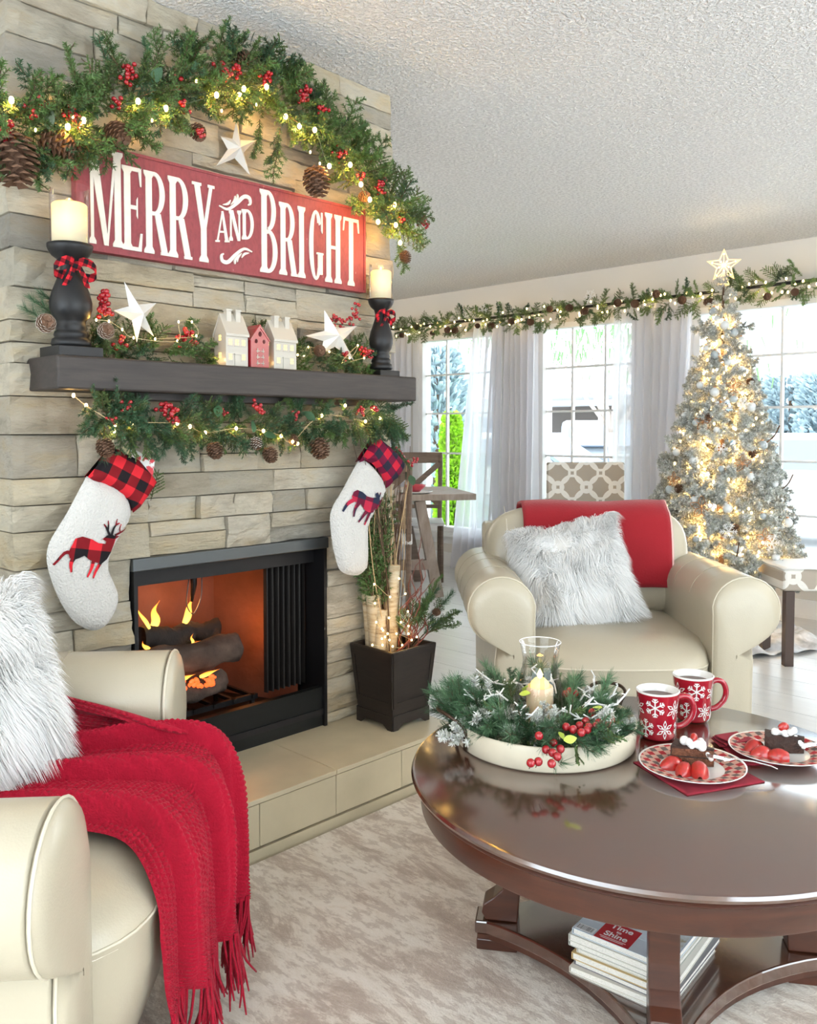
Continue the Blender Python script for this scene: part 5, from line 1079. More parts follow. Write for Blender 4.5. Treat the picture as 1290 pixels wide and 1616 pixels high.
# ============================================================ TRAY
tl, td, tr = .331, 2.062, .214; tcn = LW(tl, td, 0)
M_traym = mat('cream_enamel', (.62,.56,.43), .4, noise_s=9, amt=.08); M_bronze = mat('bronze_handle', (.07,.045,.03), .45, metal=.7)
ty = thing('round_tray', 'round cream metal tray with bronze handles on the coffee table', 'tray', LW(tl,td,TZ))
part(G().lathe([(0,TZ+.001),(tr-.006,TZ+.001),(tr,TZ+.006),(tr+.004,TZ+.058),(tr+.002,TZ+.061),(tr-.001,TZ+.058),(tr-.004,TZ+.008),(0,TZ+.006)], 72, tcn), 'pan', M_traym, ty, True)
for sgn, an in ((-1, math.radians(190)), (1, math.radians(38))):
    def hp(r, da, z_): q = an+da; return LW(tl+r*math.cos(q), td+r*math.sin(q), z_)
    part(G().tube(cr([hp(tr+.007,-.26,TZ+.012), hp(tr+.008,-.26,TZ+.060), hp(tr+.035,-.20,TZ+.085), hp(tr+.050,-.02,TZ+.090), hp(tr+.035,.18,TZ+.085), hp(tr+.008,.26,TZ+.060), hp(tr+.007,.26,TZ+.012)], 6), .0045, 8), 'handle', M_bronze, ty, True)
    for da in (-.26,.26): part(G().bar(hp(tr+.006,da,TZ+.008), hp(tr+.006,da,TZ+.058), .012, .003, hp(1,da,0)-hp(0,da,0)), 'handle_strap', M_bronze, ty)
wr = thing('tray_wreath', 'frosted pine and berry wreath filling the round tray', 'wreath', LW(tl,td,TZ+.01)); random.seed(31)
for i in range(270):
    a = random.uniform(0,2*PI); r = random.uniform(.085,.185) if math.cos(a) < .4 else random.uniform(.08,.172); p = LW(tl+r*math.cos(a), td+r*math.sin(a), TZ+random.uniform(.025,.075)); da = a+random.uniform(-1.2,1.2); d = LW(math.cos(da), math.sin(da), random.uniform(.05,.9))
    inst(random.choice(PIN+PIN2+PIN+FIR2[:1]+CED[:1]) if i % 7 else FRO[i % 5], 'sprig', wr, at(p, d, random.uniform(.07,.11) if math.cos(a) < .5 else .065))
for x, y in ((740,1105),(735,1120),(750,1085),(765,1075),(745,1140),(725,1100),(950,1100),(940,1085),(905,1080)):
    p = LW(*[(x-645)/1358*2.04, 2.04], TZ+.06); inst(random.choice(PIN+PIN2), 'sprig', wr, at(p, LW((x-865)/400, random.uniform(-.3,.3), .5), .10))
def tp(x, y, zz): r = ray(x, y); return Vector(_C+r*(zz-_C[2])/r[2])
BALLB = mesh(G().ball((0,0,0), (1,1,1), 14, 9), 'berry', M_berry, True)
for x, y in ((894,1147),(905,1151),(915,1145),(925,1138),(938,1132),(930,1147),(918,1156),(946,1140),(952,1134),(960,1142),(940,1146),(965,1136),(900,1090),(908,1094),(893,1095),(851,1161),(838,1204),(850,1202),(872,1188),(880,1194),(871,1205),(885,1182),(874,1172),(862,1183),(935,1124),(927,1152)):
    p = tp(x, y, TZ+.10 if y < 1165 else TZ+.066); inst(BALLB, 'berry', wr, Matrix.Translation(p) @ Matrix.Scale(.0092, 4)); part(G().tube([p, p+Vector((0,0,-.02))+LW(random.uniform(-.01,.01),.02,0)], .0012, 4), 'berry_stem', M_twig, wr)
for x, y in ((938,1122),(936,1116),(884,1162),(820,1095),(826,1090),(890,1168)): inst(LEAFL, 'leaf', wr, at(tp(x,y,TZ+.11), LW(random.uniform(-.6,1),random.uniform(-1,0),.4), .030))
for a0 in (.2,1.1,1.9,2.9,3.9,4.8,5.6,6.0):
    pts = [LW(tl+(.09+.02*k)*math.cos(a0+k*.10), td+(.09+.02*k)*math.sin(a0+k*.10), TZ+.09+.012*math.sin(k*1.3)+.006*k) for k in range(6)]
    g = G().tube(pts, .0022, 5)
    for k in range(1,6):
        for s in (-1,1): g.tube([pts[k], pts[k]+LW(random.uniform(-.02,.02), s*.014, random.uniform(0,.016))], .0016, 4)
    part(g, 'white_twig', M_snow, wr)
for a0 in (2.4,5.2,.6): part(G().tube([LW(tl+(.1+.022*k)*math.cos(a0+.12*k), td+(.1+.022*k)*math.sin(a0+.12*k), TZ+.07+.03*math.sin(k*.7)) for k in range(7)], .0035, 5), 'curved_leaf', M_fir2, wr, True)
for x, y in ((858,1140),(870,1146),(846,1148)): inst(FRO[0], 'frosted_sprig', wr, at(tp(x,y,TZ+.08), LW(0,-.3,1), .05))
cc_ = LW(.322, 2.085, 0); zz = TZ+.007
def glassp(c, prof): g = G().lathe(prof, 40, c); return g
o = part(glassp(cc_, [(.045,zz+.0),(.056,zz+.02),(.062,zz+.06),(.060,zz+.10),(.050,zz+.14),(.043,zz+.170),(.042,zz+.185),(.046,zz+.210),(.051,zz+.228)]), 'hurricane_glass', M_clear, None, True); tag(o, 'clear hurricane glass with flared rim standing in the tray', 'glass')
part_rim = part(G().tube([cc_+Vector((.050*math.cos(q*PI/20), .050*math.sin(q*PI/20), zz+.228)) for q in range(40)], .0012, 6, closed=True), 'rim', mat('bright_glass_rim', (.85,.87,.88), .1), None, True); part_rim.parent = o; part_rim.matrix_basis = MW[o.name].inverted() @ part_rim.matrix_basis
c = thing('led_candle', 'small ivory flameless candle inside the hurricane glass', 'candle', cc_+Vector((0,0,zz)))
part(G().lathe([(.0,zz+.003),(.032,zz+.003),(.033,zz+.115),(.030,zz+.120),(.026,zz+.113),(0,zz+.108)], 32, cc_), 'wax', mat('led_candle_wax', (.66,.52,.34), .5, sub=.3), c, True)
part(G().lathe([(.024,zz+.112),(.022,zz+.128),(.012,zz+.138),(0,zz+.138)], 20, cc_), 'glowing_top', emis('led_glow', (1,.62,.08), 1.3, (.8,.6,.2)), c, True)
part(G().lathe([(.0,zz+.136),(.006,zz+.141),(.007,zz+.148),(.003,zz+.157),(0,zz+.162)], 12, cc_), 'led_flame', M_flame2, c, True); lamp('led_candle_light', 'POINT', cc_+Vector((0,0,zz+.175)), .12, (1,.6,.15), .008)
# ============================================================ MUGS
M_mug = mat('red_glaze', (.31,.007,.018), .18, coat=.6); M_mugin = mat('white_glaze', (.78,.77,.74), .2, coat=.4); M_cocoa = mat('cocoa', (.09,.035,.022), .3)
def mug(lat, dep, label, rotq, hang):
    c = LW(lat, dep, 0); t = thing('snowflake_mug', label, 'mug', c+Vector((0,0,TZ))); z = TZ+.0005; H = .117
    def rr(h): return .0435+.0085*(h/H)**2
    hs = [0,.01,.03,.05,.07,.09,.105,.113]; o = part(G().lathe([(.0,z),(.036,z),(.041,z+.003)]+[(rr(h)+.0, z+h) for h in hs[1:]], 48, c), 'body', M_mug, t, True)
    part(G().lathe([(rr(.113),z+.113),(rr(H)+.0005,z+H-.001),(rr(H)-.002,z+H+.001),(rr(H)-.004,z+H-.002),(rr(.09)-.004,z+.08),(.036,z+.008),(0,z+.006)], 48, c), 'white_lining', M_mugin, t, True)
    part(G().lathe([(0,z+.100),(rr(.1)-.0045,z+.100)], 40, c), 'cocoa', M_cocoa, t, True)
    a = hang; P = []
    for r, h in ((.044,.092),(.062,.100),(.080,.094),(.089,.072),(.084,.048),(.066,.030),(.045,.024)): P.append(LW(lat+r*math.cos(a), dep+r*math.sin(a), z+h))
    Pc = cr(P, 5); part(G().tube(Pc, [.0075]*len(Pc), 10), 'handle', M_mug, t, True)
    g = G()
    def seg(q0, h0, q1, h1, w_):                      # printed strip on the curved wall
        n = 3; d = Vector((q1-q0, h1-h0)); L_ = d.length
        if L_ < 1e-6: return
        nn = Vector((-d.y, d.x))/L_*w_/2; pts = []
        for k in range(n+1):
            t_ = k/n; 
            for s in (1,-1): x = q0+d.x*t_+nn.x*s; y = h0+d.y*t_+nn.y*s; R = rr(max(0,y))+.0007; an = rotq+x/.048; pts.append(LW(lat+R*math.cos(an), dep+R*math.sin(an), z+y))
        g.add(pts, [(2*k, 2*k+1, 2*k+3, 2*k+2) for k in range(n)])
    def flake(q, h, R, kind):
        for k in range(6):
            a = k*PI/3+PI/6; dx, dy = math.cos(a), math.sin(a)
            if kind == 0:
                seg(q, h, q+dx*R, h+dy*R, .0030)
                for f, l in ((.55,.38),(.8,.26)):
                    for s in (-1,1): seg(q+dx*R*f, h+dy*R*f, q+dx*R*f+math.cos(a+s*.9)*R*l, h+dy*R*f+math.sin(a+s*.9)*R*l, .0024)
            else:
                for s in (-1,1): seg(q+dx*R*.15, h+dy*R*.15, q+math.cos(a+s*.28)*R*.6, h+math.sin(a+s*.28)*R*.6, .0018); seg(q+math.cos(a+s*.28)*R*.6, h+math.sin(a+s*.28)*R*.6, q+dx*R, h+dy*R, .0018)
                seg(q, h, q+dx*R*.5, h+dy*R*.5, .0012)
    for i in range(6): flake(i*.050-.115, .078 if i % 2 else .084, .0235, i % 2); flake(i*.050-.090, .031, .0225, (i+1) % 2)
    part(g, 'snowflake_print', M_mugin, t)
mug(.611, 2.085, 'red mug with white snowflakes, left of the two', math.radians(-95), math.radians(2))
mug(.741, 2.215, 'red mug with white snowflakes, behind and right of the other mug', math.radians(-80), math.radians(5))
# ============================================================ PLATES, CAKE, FRUIT
PLR = plaid('plate_plaid', ('X','Y'), 34, .5, (.34,.03,.035), (.50,.30,.24), (.13,.10,.09)); M_nap = mat('red_napkin', (.22,.006,.02), .9, noise_s=30, amt=.2)
M_cake = mat('chocolate_cake', (.035,.014,.008), .8, bump=.8, bscale=90, noise_s=50, amt=.5); M_cake2 = mat('cake_crumb', (.13,.045,.020), .9, bump=1, bscale=120, noise_s=60, amt=.4); M_cream = mat('whipped_cream', (.82,.80,.77), .5, bump=.2, bscale=40); M_straw = mat('strawberry_red', (.36,.014,.010), .28, noise_s=120, amt=.25, coat=.4); M_strawc = mat('strawberry_flesh', (.62,.10,.06), .35); M_silver = mat('polished_silver', (.75,.75,.75), .15, metal=1)
def plate(lat, dep, R, lab):
    c = LW(lat, dep, 0); z = TZ+.005; t = thing('dessert_plate', lab, 'plate', c+Vector((0,0,z)))
    part(G().lathe([(0,z+.003),(R*.55,z+.003),(R*.60,z+.005)], 64, c), 'well', M_mugin, t, True)
    part(G().lathe([(R*.60,z+.005),(R*.68,z+.009),(R*.97,z+.015)], 64, c), 'plaid_rim', PLR, t, True)
    part(G().lathe([(R*.97,z+.015),(R,z+.0165),(R*1.0,z+.0145),(R*.7,z+.005),(R*.5,z),(0,z)], 64, c), 'edge', M_mugin, t, True); return z+.003
def cloth(lat, dep, w_, h, an, label, z0=TZ+.0008):
    rows = []; n = 24
    for i in range(n):
        row = []
        for k in range(n):
            a = (i/(n-1)-.5)*w_; b = (k/(n-1)-.5)*h; row.append(LW(lat+a*math.cos(an)-b*math.sin(an), dep+a*math.sin(an)+b*math.cos(an), z0+.0012+.0012*noise.noise(Vector((a*30,b*30,lat)))))
        rows.append(row)
    o = part(G().grid(rows), 'cloth_napkin', M_nap, None, True); s = o.modifiers.new('s','SOLIDIFY'); s.thickness = .002; tag(o, label, 'napkin'); return o
p1 = (.625,1.868); p2 = (.855,1.958)
cloth(p1[0]+.01, p1[1]-.004, .20, .19, .35, 'red napkin folded under the front dessert plate'); cloth(p2[0]-.0, p2[1]+.03, .22, .16, .05, 'red napkin folded under the right dessert plate')
nf = []
for k in range(3): cloth(p2[0]-.085+.006*k, p2[1]+.075, .07, .06, .2*k, ['lower','middle','upper'][k]+' fold of red napkin bunched beside the right mug', TZ+.004+.006*k)
za = plate(*p1, .114, 'dessert plate with a plaid rim in front of the mugs'); zb = plate(*p2, .110, 'dessert plate with a plaid rim at the right edge of the table')
def cake(lat, dep, z, an, L_, W_, H, mside, label):
    t = thing('cake_slice', label, 'cake', LW(lat,dep,z)); pts = [(-L_/2,-W_/2),(-L_/2,W_/2),(L_/2,.004),(L_/2,-.004)]; f = lambda a, b, zz: LW(lat+a*math.cos(an)-b*math.sin(an), dep+a*math.sin(an)+b*math.cos(an), zz)
    def ly(z0, z1, m, nm, s=1): 
        g = G(); P = resample([Vector(p)*s for p in pts][::-1], .006); n = len(P); rows = []
        for k in range(5): zz = z0+(z1-z0)*k/4; rows.append([f(p.x+.0015*noise.noise(Vector((p.x*200,p.y*200,k))), p.y+.0015*noise.noise(Vector((p.x*200,p.y*200,k+9))), zz) for p in P])
        g.grid(rows, wrapv=True); g.f += [tuple(range(n))[::-1], tuple(range(4*n,5*n))]; g.m += [0,0]; part(g, nm, m, t)
    ly(z+.0005, z+H*.46, mside, 'cake_layer'); ly(z+H*.46, z+H*.56, M_cake, 'filling', .98); ly(z+H*.56, z+H, mside, 'cake_layer'); ly(z+H, z+H+.004, M_cake, 'icing', 1.01)
    part(G().prism([f(a,b,z) for a,b in ((-L_/2-.003,-W_/2),(-L_/2-.003,W_/2),(-L_/2,W_/2),(-L_/2,-W_/2))][::-1], (0,0,H+.004)), 'back_icing', M_cake, t)
    g = G()
    for i in range(16): g.ball(f(random.uniform(-.022,.02), random.uniform(-.012,.012), z+H+.006+random.uniform(0,.008)), random.uniform(.006,.011), 8, 6)
    for i in range(5): g.ball(f(.022+.004*i, -.004*i*.5, z+H-.004*i), .006, 8, 6)
    part(g, 'whipped_cream', M_cream, t, True); return f
def strawberry(lat, dep, z, an, s, label, half=True):
    t = thing('strawberry', label, 'strawberry', LW(lat,dep,z)); g = G(); P = []
    for i in range(9):
        v = i/8; r = s*(.02+.98*math.sin(PI*min(1,.06+v*.74))**.8)*.62; row = []
        for k in range(9 if half else 16):
            q = PI*k/8 if half else 2*PI*k/16; a = s*(v-.5)*1.7; b = r*math.cos(q); row.append(LW(lat+a*math.cos(an)-b*math.sin(an), dep+a*math.sin(an)+b*math.cos(an), z+.0005+r*1.35*math.sin(q)+(0 if half else s*.6)))
        P.append(row)
    part(G().grid(P, wrapv=not half), 'skin', M_straw, t, True)
    if half: part(G().add([p for row in P for p in (row[0],)]+[row[-1] for row in P][::-1], [tuple(range(18))]), 'cut_face', M_strawc, t)
cake(p1[0]+.012, p1[1]+.025, za+.001, -.5, .085, .055, .036, M_cake2, 'slice of chocolate layer cake with cream on the front plate')
strawberry(p1[0]+.010, p1[1]+.022, za+.050, 1.0, .013, 'strawberry piece on the cream of the front cake slice', False)
for k, (x, y, a, s) in enumerate(((-.048,.000,.3,.031),(-.030,-.034,1.0,.030),(.002,-.042,1.3,.034))): strawberry(p1[0]+x, p1[1]+y, za, a, s, ['halved strawberry at the left of the front plate','middle halved strawberry on the front plate','halved strawberry nearest the cake on the front plate'][k])
cake(p2[0]+.018, p2[1]+.008, zb+.001, -.35, .080, .055, .034, M_cake, 'dark chocolate cake slice with cream on the right plate'); strawberry(p2[0]+.012, p2[1]+.008, zb+.048, .2, .014, 'strawberry piece on the cream of the right cake slice', False)
for k, (x, y, a, s) in enumerate(((-.056,.010,.6,.032),(-.054,-.026,.2,.030),(-.022,-.040,-.3,.030))): strawberry(p2[0]+x, p2[1]+y, zb, a, s, ['rear halved strawberry on the right plate','left front halved strawberry on the right plate','halved strawberry in front of the cake on the right plate'][k])
def fork(a, b, label):
    a, b = Vector(a), Vector(b); t = thing('fork', label, 'fork', a); d = (b-a); L_ = d.length; d.normalize(); s = d.cross(Vector((0,0,1))).normalized(); up = s.cross(d); g = G()
    prof = [(0,.0018,.0),(.10,.0030,.004),(.35,.0022,.006),(.60,.0020,.004),(.68,.0050,.0),(.76,.0095,-.001)]
    rows = [[a+d*L_*u-s*w_+up*h, a+d*L_*u+s*w_+up*h, a+d*L_*u+s*w_+up*(h+.0015), a+d*L_*u-s*w_+up*(h+.0015)] for u, w_, h in [(1-p[0],p[1]*1.5,p[2]) for p in prof]]
    hd = part(G().grid(rows, wrapv=True), 'handle', M_silver, t, True)
    for k in range(4): o_ = s*(-.0085+.0057*k); part(G().bar(a+d*L_*.245+o_*.9, a+o_+up*.001, .0026, .0014), 'tine', M_silver, hd)
fork(LW(p1[0]+.030,p1[1]-.006,za+.030), LW(.795,1.826,TZ+.022), 'silver fork resting on the front plate'); fork(LW(p2[0]+.05,p2[1]-.01,zb+.018), LW(1.03,1.99,TZ+.030), 'silver fork resting on the right plate')
# ============================================================ CURTAINS AND ROD
def sheer():
    m, nt, b = newmat('sheer_white'); nt.nodes.remove(b); out = nt.nodes['Material Output']; L = nt.links.new; d = N(nt,'BsdfDiffuse'); d.inputs[0].default_value = (.93,.93,.97,1); t = N(nt,'BsdfTranslucent'); t.inputs[0].default_value = (.90,.90,.95,1); a = N(nt,'MixShader'); a.inputs[0].default_value = .6; L(d.outputs[0], a.inputs[1]); L(t.outputs[0], a.inputs[2])
    tr = N(nt,'BsdfTransparent'); mx = N(nt,'MixShader'); mx.inputs[0].default_value = .22; L(a.outputs[0], mx.inputs[1]); L(tr.outputs[0], mx.inputs[2]); L(mx.outputs[0], out.inputs[0]); return m
M_sheer = sheer(); random.seed(41)
def curtain(xa, xb, xa2, xb2, label, nf=9):
    P = []; n = nf*12; y0 = WY-.11; ph = random.uniform(0,6)
    for i in range(n+1):
        u = i/n; row = []
        for k in range(9):
            v = k/8; x = (xa+(xb-xa)*u)*(1-v)+(xa2+(xb2-xa2)*u)*v; amp = .022+.012*v; row.append((x+.006*math.sin(u*nf*4.4+ph), y0+amp*math.sin(u*nf*2*PI+ph+.5*math.sin(v*3+u*5))+.008*math.sin(u*nf*5+v*2), 2.10-2.085*v))
        P.append(row)
    o = part(G().grid(P), 'sheer_curtain', M_sheer, None, True); tag(o, label, 'curtain')
curtain(-5.86,-5.46,-5.88,-5.48, 'sheer white curtain at the left edge of the left window', 6)
curtain(-4.72,-4.42,-4.98,-4.50, 'sheer white curtain gathered at the right side of the left window', 6)
curtain(-4.40,-4.06,-4.44,-4.06, 'sheer white curtain at the left side of the middle window', 6)
curtain(-3.36,-2.76,-3.38,-2.84, 'sheer white curtain between the middle window and the tree', 9)
rod = thing('curtain_rod', 'thin black curtain rod above the windows', 'curtain rod', (-3.6,WY-.10,2.12)); part(G().tube([(-6.0,WY-.10,2.135),(-.6,WY-.10,2.135)], .011, 10), 'rod', M_black, rod, True)
for x in (-5.95,-4.3,-3.1,-.7): part(G().box(x-.01,x+.01,WY-.10,WY,2.12,2.135), 'bracket', M_black, rod)
rgd = thing('window_garland', 'long green garland with pinecones and warm lights draped along the curtain rod', 'garland', (-3.6,WY-.12,2.10)); random.seed(51)
gp = [Vector((x, WY-.16, 2.10+.012*math.sin(x*2.2)+.01*math.sin(x*5))) for x in np.linspace(-5.95,-1.3,24)]
M_rodg = leafmat('soft_garland_green', (.13,.21,.07)); RG = [];
for m_ in FIR[:2]+CED[:2]: c = m_.copy(); c.materials[0] = M_rodg; RG.append(c)
garland(rgd, gp, .075, 295, (.09,.14), RG+RG+FIR2[:1], (0,-1,0), .6)
for i in range(26):
    x = -5.8+i*.178+random.uniform(-.05,.05); p = Vector((x, WY-.235, 2.10+random.uniform(-.07,.05))); inst(CONE, 'pinecone', rgd, at(p, (random.uniform(-1,1),-1,random.uniform(-.6,.4)), random.uniform(.045,.065), 0))
for i in range(120):
    x = -5.9+i*.038; p = Vector((x+random.uniform(-.02,.02), WY-.225+random.uniform(-.02,.02), 2.10+random.uniform(-.065,.055))); inst(BULBS, 'bulb', rgd, Matrix.Translation(p) @ Matrix.Diagonal((.008,.008,.010,1)))
for x in np.linspace(-5.7,-1.5,12): lamp('bulb_light', 'POINT', (x, WY-.21, 2.09), .9, (1,.66,.28), .03)
# white lacy snowflakes tucked in the garland
for x in (-4.72,-4.55,-4.38,-3.52):
    g = G(); c = Vector((x, WY-.20, 2.19))
    for k in range(6):
        a = k*PI/3; d = Vector((math.cos(a),0,math.sin(a))); g.bar(c, c+d*.055, .006, .003, (0,1,0)); 
        for s in (-1,1): g.bar(c+d*.03, c+d*.03+Vector((math.cos(a+s),0,math.sin(a+s)))*.02, .005, .003, (0,1,0))
    part(g, 'lace_snowflake', M_snow, rgd)
# ============================================================ CHRISTMAS TREE
T0 = LW(1.825, 5.02, 0); random.seed(61)
ORD = 'highest,second,third,fourth,fifth,sixth,seventh,eighth,ninth,tenth,eleventh,twelfth,thirteenth,fourteenth,fifteenth,sixteenth,seventeenth,eighteenth,nineteenth,twentieth,twenty-first,twenty-second,twenty-third'.split(',')
def from_top(zs_, z): k_ = sum(1 for a in zs_ if a > z+1e-6); return 'the highest one' if k_ == 0 else ORD[k_]+' from the top'
tree = thing('christmas_tree', 'flocked white Christmas tree with warm lights in front of the right window', 'tree', T0)
part(G().tube([T0+Vector((0,0,.02)), T0+Vector((0,0,2.06))], [.03,.006], 10), 'trunk', M_twig, tree, True)
def trad(z): return max(.02, .475*(1-(z-.36)/1.76))**1.0 if z < 2.1 else .02
cands = []
for i in range(660):
    z = .36+1.70*(1-math.sqrt(random.random())*.999)**1.0; z = .36+1.70*(1-(random.random())**.62) if i % 2 else z
    a = random.uniform(0, 2*PI); R = trad(z); cands.append((z, a, R))
cands.sort(key=lambda c: -((math.cos(c[1])*.2-math.sin(c[1]))*1))
k = 0; stuffV = []
for z, a, R in cands:
    o = Vector((math.cos(a), math.sin(a), 0)); s = random.uniform(.11,.17)*(.60+.5*min(1,R/.3)); rr = max(0, R-s*.75)*random.uniform(.78,1.08); d = (o+Vector((random.uniform(-.4,.4), random.uniform(-.4,.4), random.uniform(-.35,.35)))).normalized()
    front = o.dot(Vector((-T0.x,-T0.y,0)).normalized()); stuffV.append((front, T0+o*rr+Vector((0,0,z)), d, s))
stuffV.sort(key=lambda c: -c[0])
for i in range(9): a = i*.7; o = Vector((math.cos(a), math.sin(a), 0)); inst(FRO[i % 5], 'branch', tree, at(T0+Vector((0,0,1.95+.012*i)), o*.6+Vector((0,0,.6)), .075))
for f, p, d, s in stuffV[:288]: inst(random.choice(FRO), 'branch', tree, at(p, d, s))
V, T_, I = [], [], []; n0 = 0
def bake(me, M_):
    global n0
    v = np.empty(len(me.vertices)*3, np.float32); me.vertices.foreach_get('co', v); v = v.reshape(-1,3); A = np.array(M_); v = v@A[:3,:3].T+A[:3,3]
    t_ = np.empty(len(me.polygons)*3, np.int32); me.polygons.foreach_get('vertices', t_); i_ = np.empty(len(me.polygons), np.int32); me.polygons.foreach_get('material_index', i_)
    V.append(v); T_.append(t_.reshape(-1,3)+n0); I.append(i_); n0 += len(v)
for f, p, d, s in stuffV[288:]: bake(random.choice(FRO), at(p, d, s))
for i in range(190):                                  # inner branches
    z = .38+1.6*(1-random.random()**.6); a = random.uniform(0,2*PI); R = trad(z)*random.uniform(.2,.6); o = Vector((math.cos(a),math.sin(a),0)); bake(random.choice(FRO+FIR2[:1]), at(T0+o*R+Vector((0,0,z)), o+Vector((0,0,random.uniform(-.3,.3))), .15))
me = trimesh('branches', np.concatenate(V)-np.array(T0), np.concatenate(T_), [M_frostg, M_twig, M_snow], np.concatenate(I)); o = inst(me, 'branches', tree, Matrix.Translation(T0)); o['kind'] = 'stuff'
tocam = Vector((-T0.x, -T0.y, 0)).normalized(); side = Vector((-tocam.y, tocam.x, 0))
def surf(h, q, k=1.0): a = math.atan2(tocam.y, tocam.x)+q; R = trad(h)*k; return T0+Vector((math.cos(a)*R, math.sin(a)*R, h)), Vector((math.cos(a), math.sin(a), 0))
for i in range(200):
    z = .40+1.62*(1-random.random()**.65); p, o = surf(z, random.uniform(-1.7,1.7), random.uniform(.72,1.0)); inst(BULBS, 'bulb', tree, Matrix.Translation(p) @ Matrix.Diagonal((.0075,.0075,.010,1)))
for i in range(46):
    z = .45+1.5*(i/46)**1.15; p, o = surf(z, (i*2.4) % 3.0-1.5, random.uniform(.55,.8)); lamp('bulb_light', 'POINT', p, 2.6*(.35+trad(z)*1.6), (1,.60,.22), .02)
M_goldwire = mat('copper_wire', (.50,.26,.13), .35, metal=.7); M_ball = mat('white_bauble', (.75,.77,.76), .25, coat=.4); M_ballg = mat('grey_bauble', (.42,.47,.48), .25, coat=.5)
BALL = mesh(G().ball((0,0,0), (1,1,1), 20, 12), 'bauble', M_ball, True); BALLG = mesh(G().ball((0,0,0), (1,1,1), 20, 12), 'bauble', M_ballg, True)
CAP = mesh(G().lathe([(.28,0),(.28,.25),(0,.25)], 10), 'cap', M_goldwire)
for i in range(34):
    z = .48+1.45*(i/34); p, o = surf(z, ((i*1.9) % 2.4)-1.2, 1.02); s = random.choice([.019,.023,.027]); g_ = i % 3 == 0; hz = 'near its top' if z > 1.5 else ('at mid height' if z > .95 else 'in its lower branches')
    t = thing('bauble', ('glossy grey bauble' if g_ else 'glossy white bauble')+' on the flocked tree, '+from_top([.48+1.45*(j/34) for j in range(34) if (j % 3 == 0) == g_], z), 'bauble', p, group=('grey baubles' if g_ else 'white baubles')+' on the tree')
    inst(BALLG if g_ else BALL, 'ball', t, Matrix.Translation(p) @ Matrix.Scale(s,4)); inst(CAP, 'cap', list(t.children)[0] if t.children else t, Matrix.Translation(p+Vector((0,0,s*.95))) @ Matrix.Scale(s,4))
def wire_flower(p, o, R, label, m, petals=5):
    s = Vector((-o.y, o.x, 0)); g = G()
    for k in range(petals):
        a = PI/2+k*2*PI/petals; d = s*math.cos(a)+Vector((0,0,1))*math.sin(a); e = s*-math.sin(a)+Vector((0,0,1))*math.cos(a)
        g.tube(cr([p, p+d*R*.45+e*R*.28, p+d*R, p+d*R*.45-e*R*.28, p],4), .0022, 4); g.tube([p, p+d*R*.75], .0014, 4)
    o_ = part(g, 'wire_flower', m); tag(o_, label, 'ornament', 'copper wire flowers on the tree')
for z, q, R in ((.78,-.25,.065),(.62,.55,.06),(1.02,.35,.05),(1.25,-.4,.05),(1.45,.3,.045),(.92,-.8,.05),(1.62,.05,.04),(.60,-.5,.055)): p, o = surf(z, q, 1.08); wire_flower(p, o, R, 'copper wire flower ornament on the tree, '+from_top([.78,.62,1.02,1.25,1.45,.92,1.62,.60], z), M_goldwire)
for z, q, R in ((.60,.62,.05),(.66,.1,.045),(1.1,.0,.035),(1.35,.5,.035)):
    p, o = surf(z, q, 1.10); s = Vector((-o.y,o.x,0)); g = G()
    for k in range(6):
        a = k*PI/3; d = s*math.cos(a)+Vector((0,0,1))*math.sin(a); g.bar(p, p+d*R, .005, .003, o)
        for f in (.45,.72):
            for sg in (-1,1): b_ = a+sg*.9; g.bar(p+d*R*f, p+d*R*f+(s*math.cos(b_)+Vector((0,0,1))*math.sin(b_))*R*.32, .004, .003, o)
    o_ = part(g, 'snowflake_ornament', M_snow); tag(o_, 'white snowflake ornament on the flocked tree, '+from_top([.60,.66,1.1,1.35], z), 'ornament', 'snowflake ornaments on the tree')
for i in range(6):
    z = .5+.2*i; p, o = surf(z, ((i*1.3) % 2.2)-1.1, 1.03); o_ = inst(CONE, 'pinecone', None, at(p, (o.x*.3,o.y*.3,-1), .05)); tag(o_, 'brown pinecone on the flocked tree, '+from_top([.5+.2*j for j in range(6)], z), 'pinecone', 'pinecones on the tree')
for z, q in ((.62,-1.35),(.68,-1.2),(.85,1.25),(1.12,1.15),(.5,.2)): # dark twigs
    p, o = surf(z, q, .9); part(G().tube(cr([p, p+o*.06+Vector((0,0,.05)), p+o*.09+Vector((0,0,.11))],4), .004, 5), 'curly_twig', M_twig, tree)
st = thing('tree_star', 'lit golden wire star on top of the flocked tree', 'tree topper', T0+Vector((0,0,2.04))); c = T0+Vector((0,0,2.155)); pts = []
M_gold = emis('lit_gold_wire', (1,.66,.28), 1.1, (.8,.6,.3))
for k in range(10): a = PI/2+k*PI/5; r = .095 if k % 2 == 0 else .040; pts.append(c+side*math.cos(a)*r+Vector((0,0,1))*math.sin(a)*r)
part(G().tube(pts, .0045, 6, closed=True), 'outline', M_gold, st); g = G()
for s in (1,-1):
    for k in range(10): g.tube([pts[k], c+tocam*.022*s], .0022, 4)
part(g, 'facet_wires', M_gold, st)
g = G(); [g.tube([c+Vector((0,0,-.03)), c+side*x+Vector((0,0,-.11))], .003, 4) for x in (-.03,0,.03)]; g.tube([c+side*.03*math.cos(q*PI/6)+tocam*.03*math.sin(q*PI/6)+Vector((0,0,-.11)) for q in range(12)], .003, 4, closed=True); part(g, 'cone_mount', M_gold, st)
for k in range(10): inst(BULBS, 'bulb', st, Matrix.Translation(pts[k].lerp(c,.3)) @ Matrix.Scale(.0055,4))
lamp('star_light', 'POINT', c+tocam*.04, 1.0, (1,.65,.25), .02)
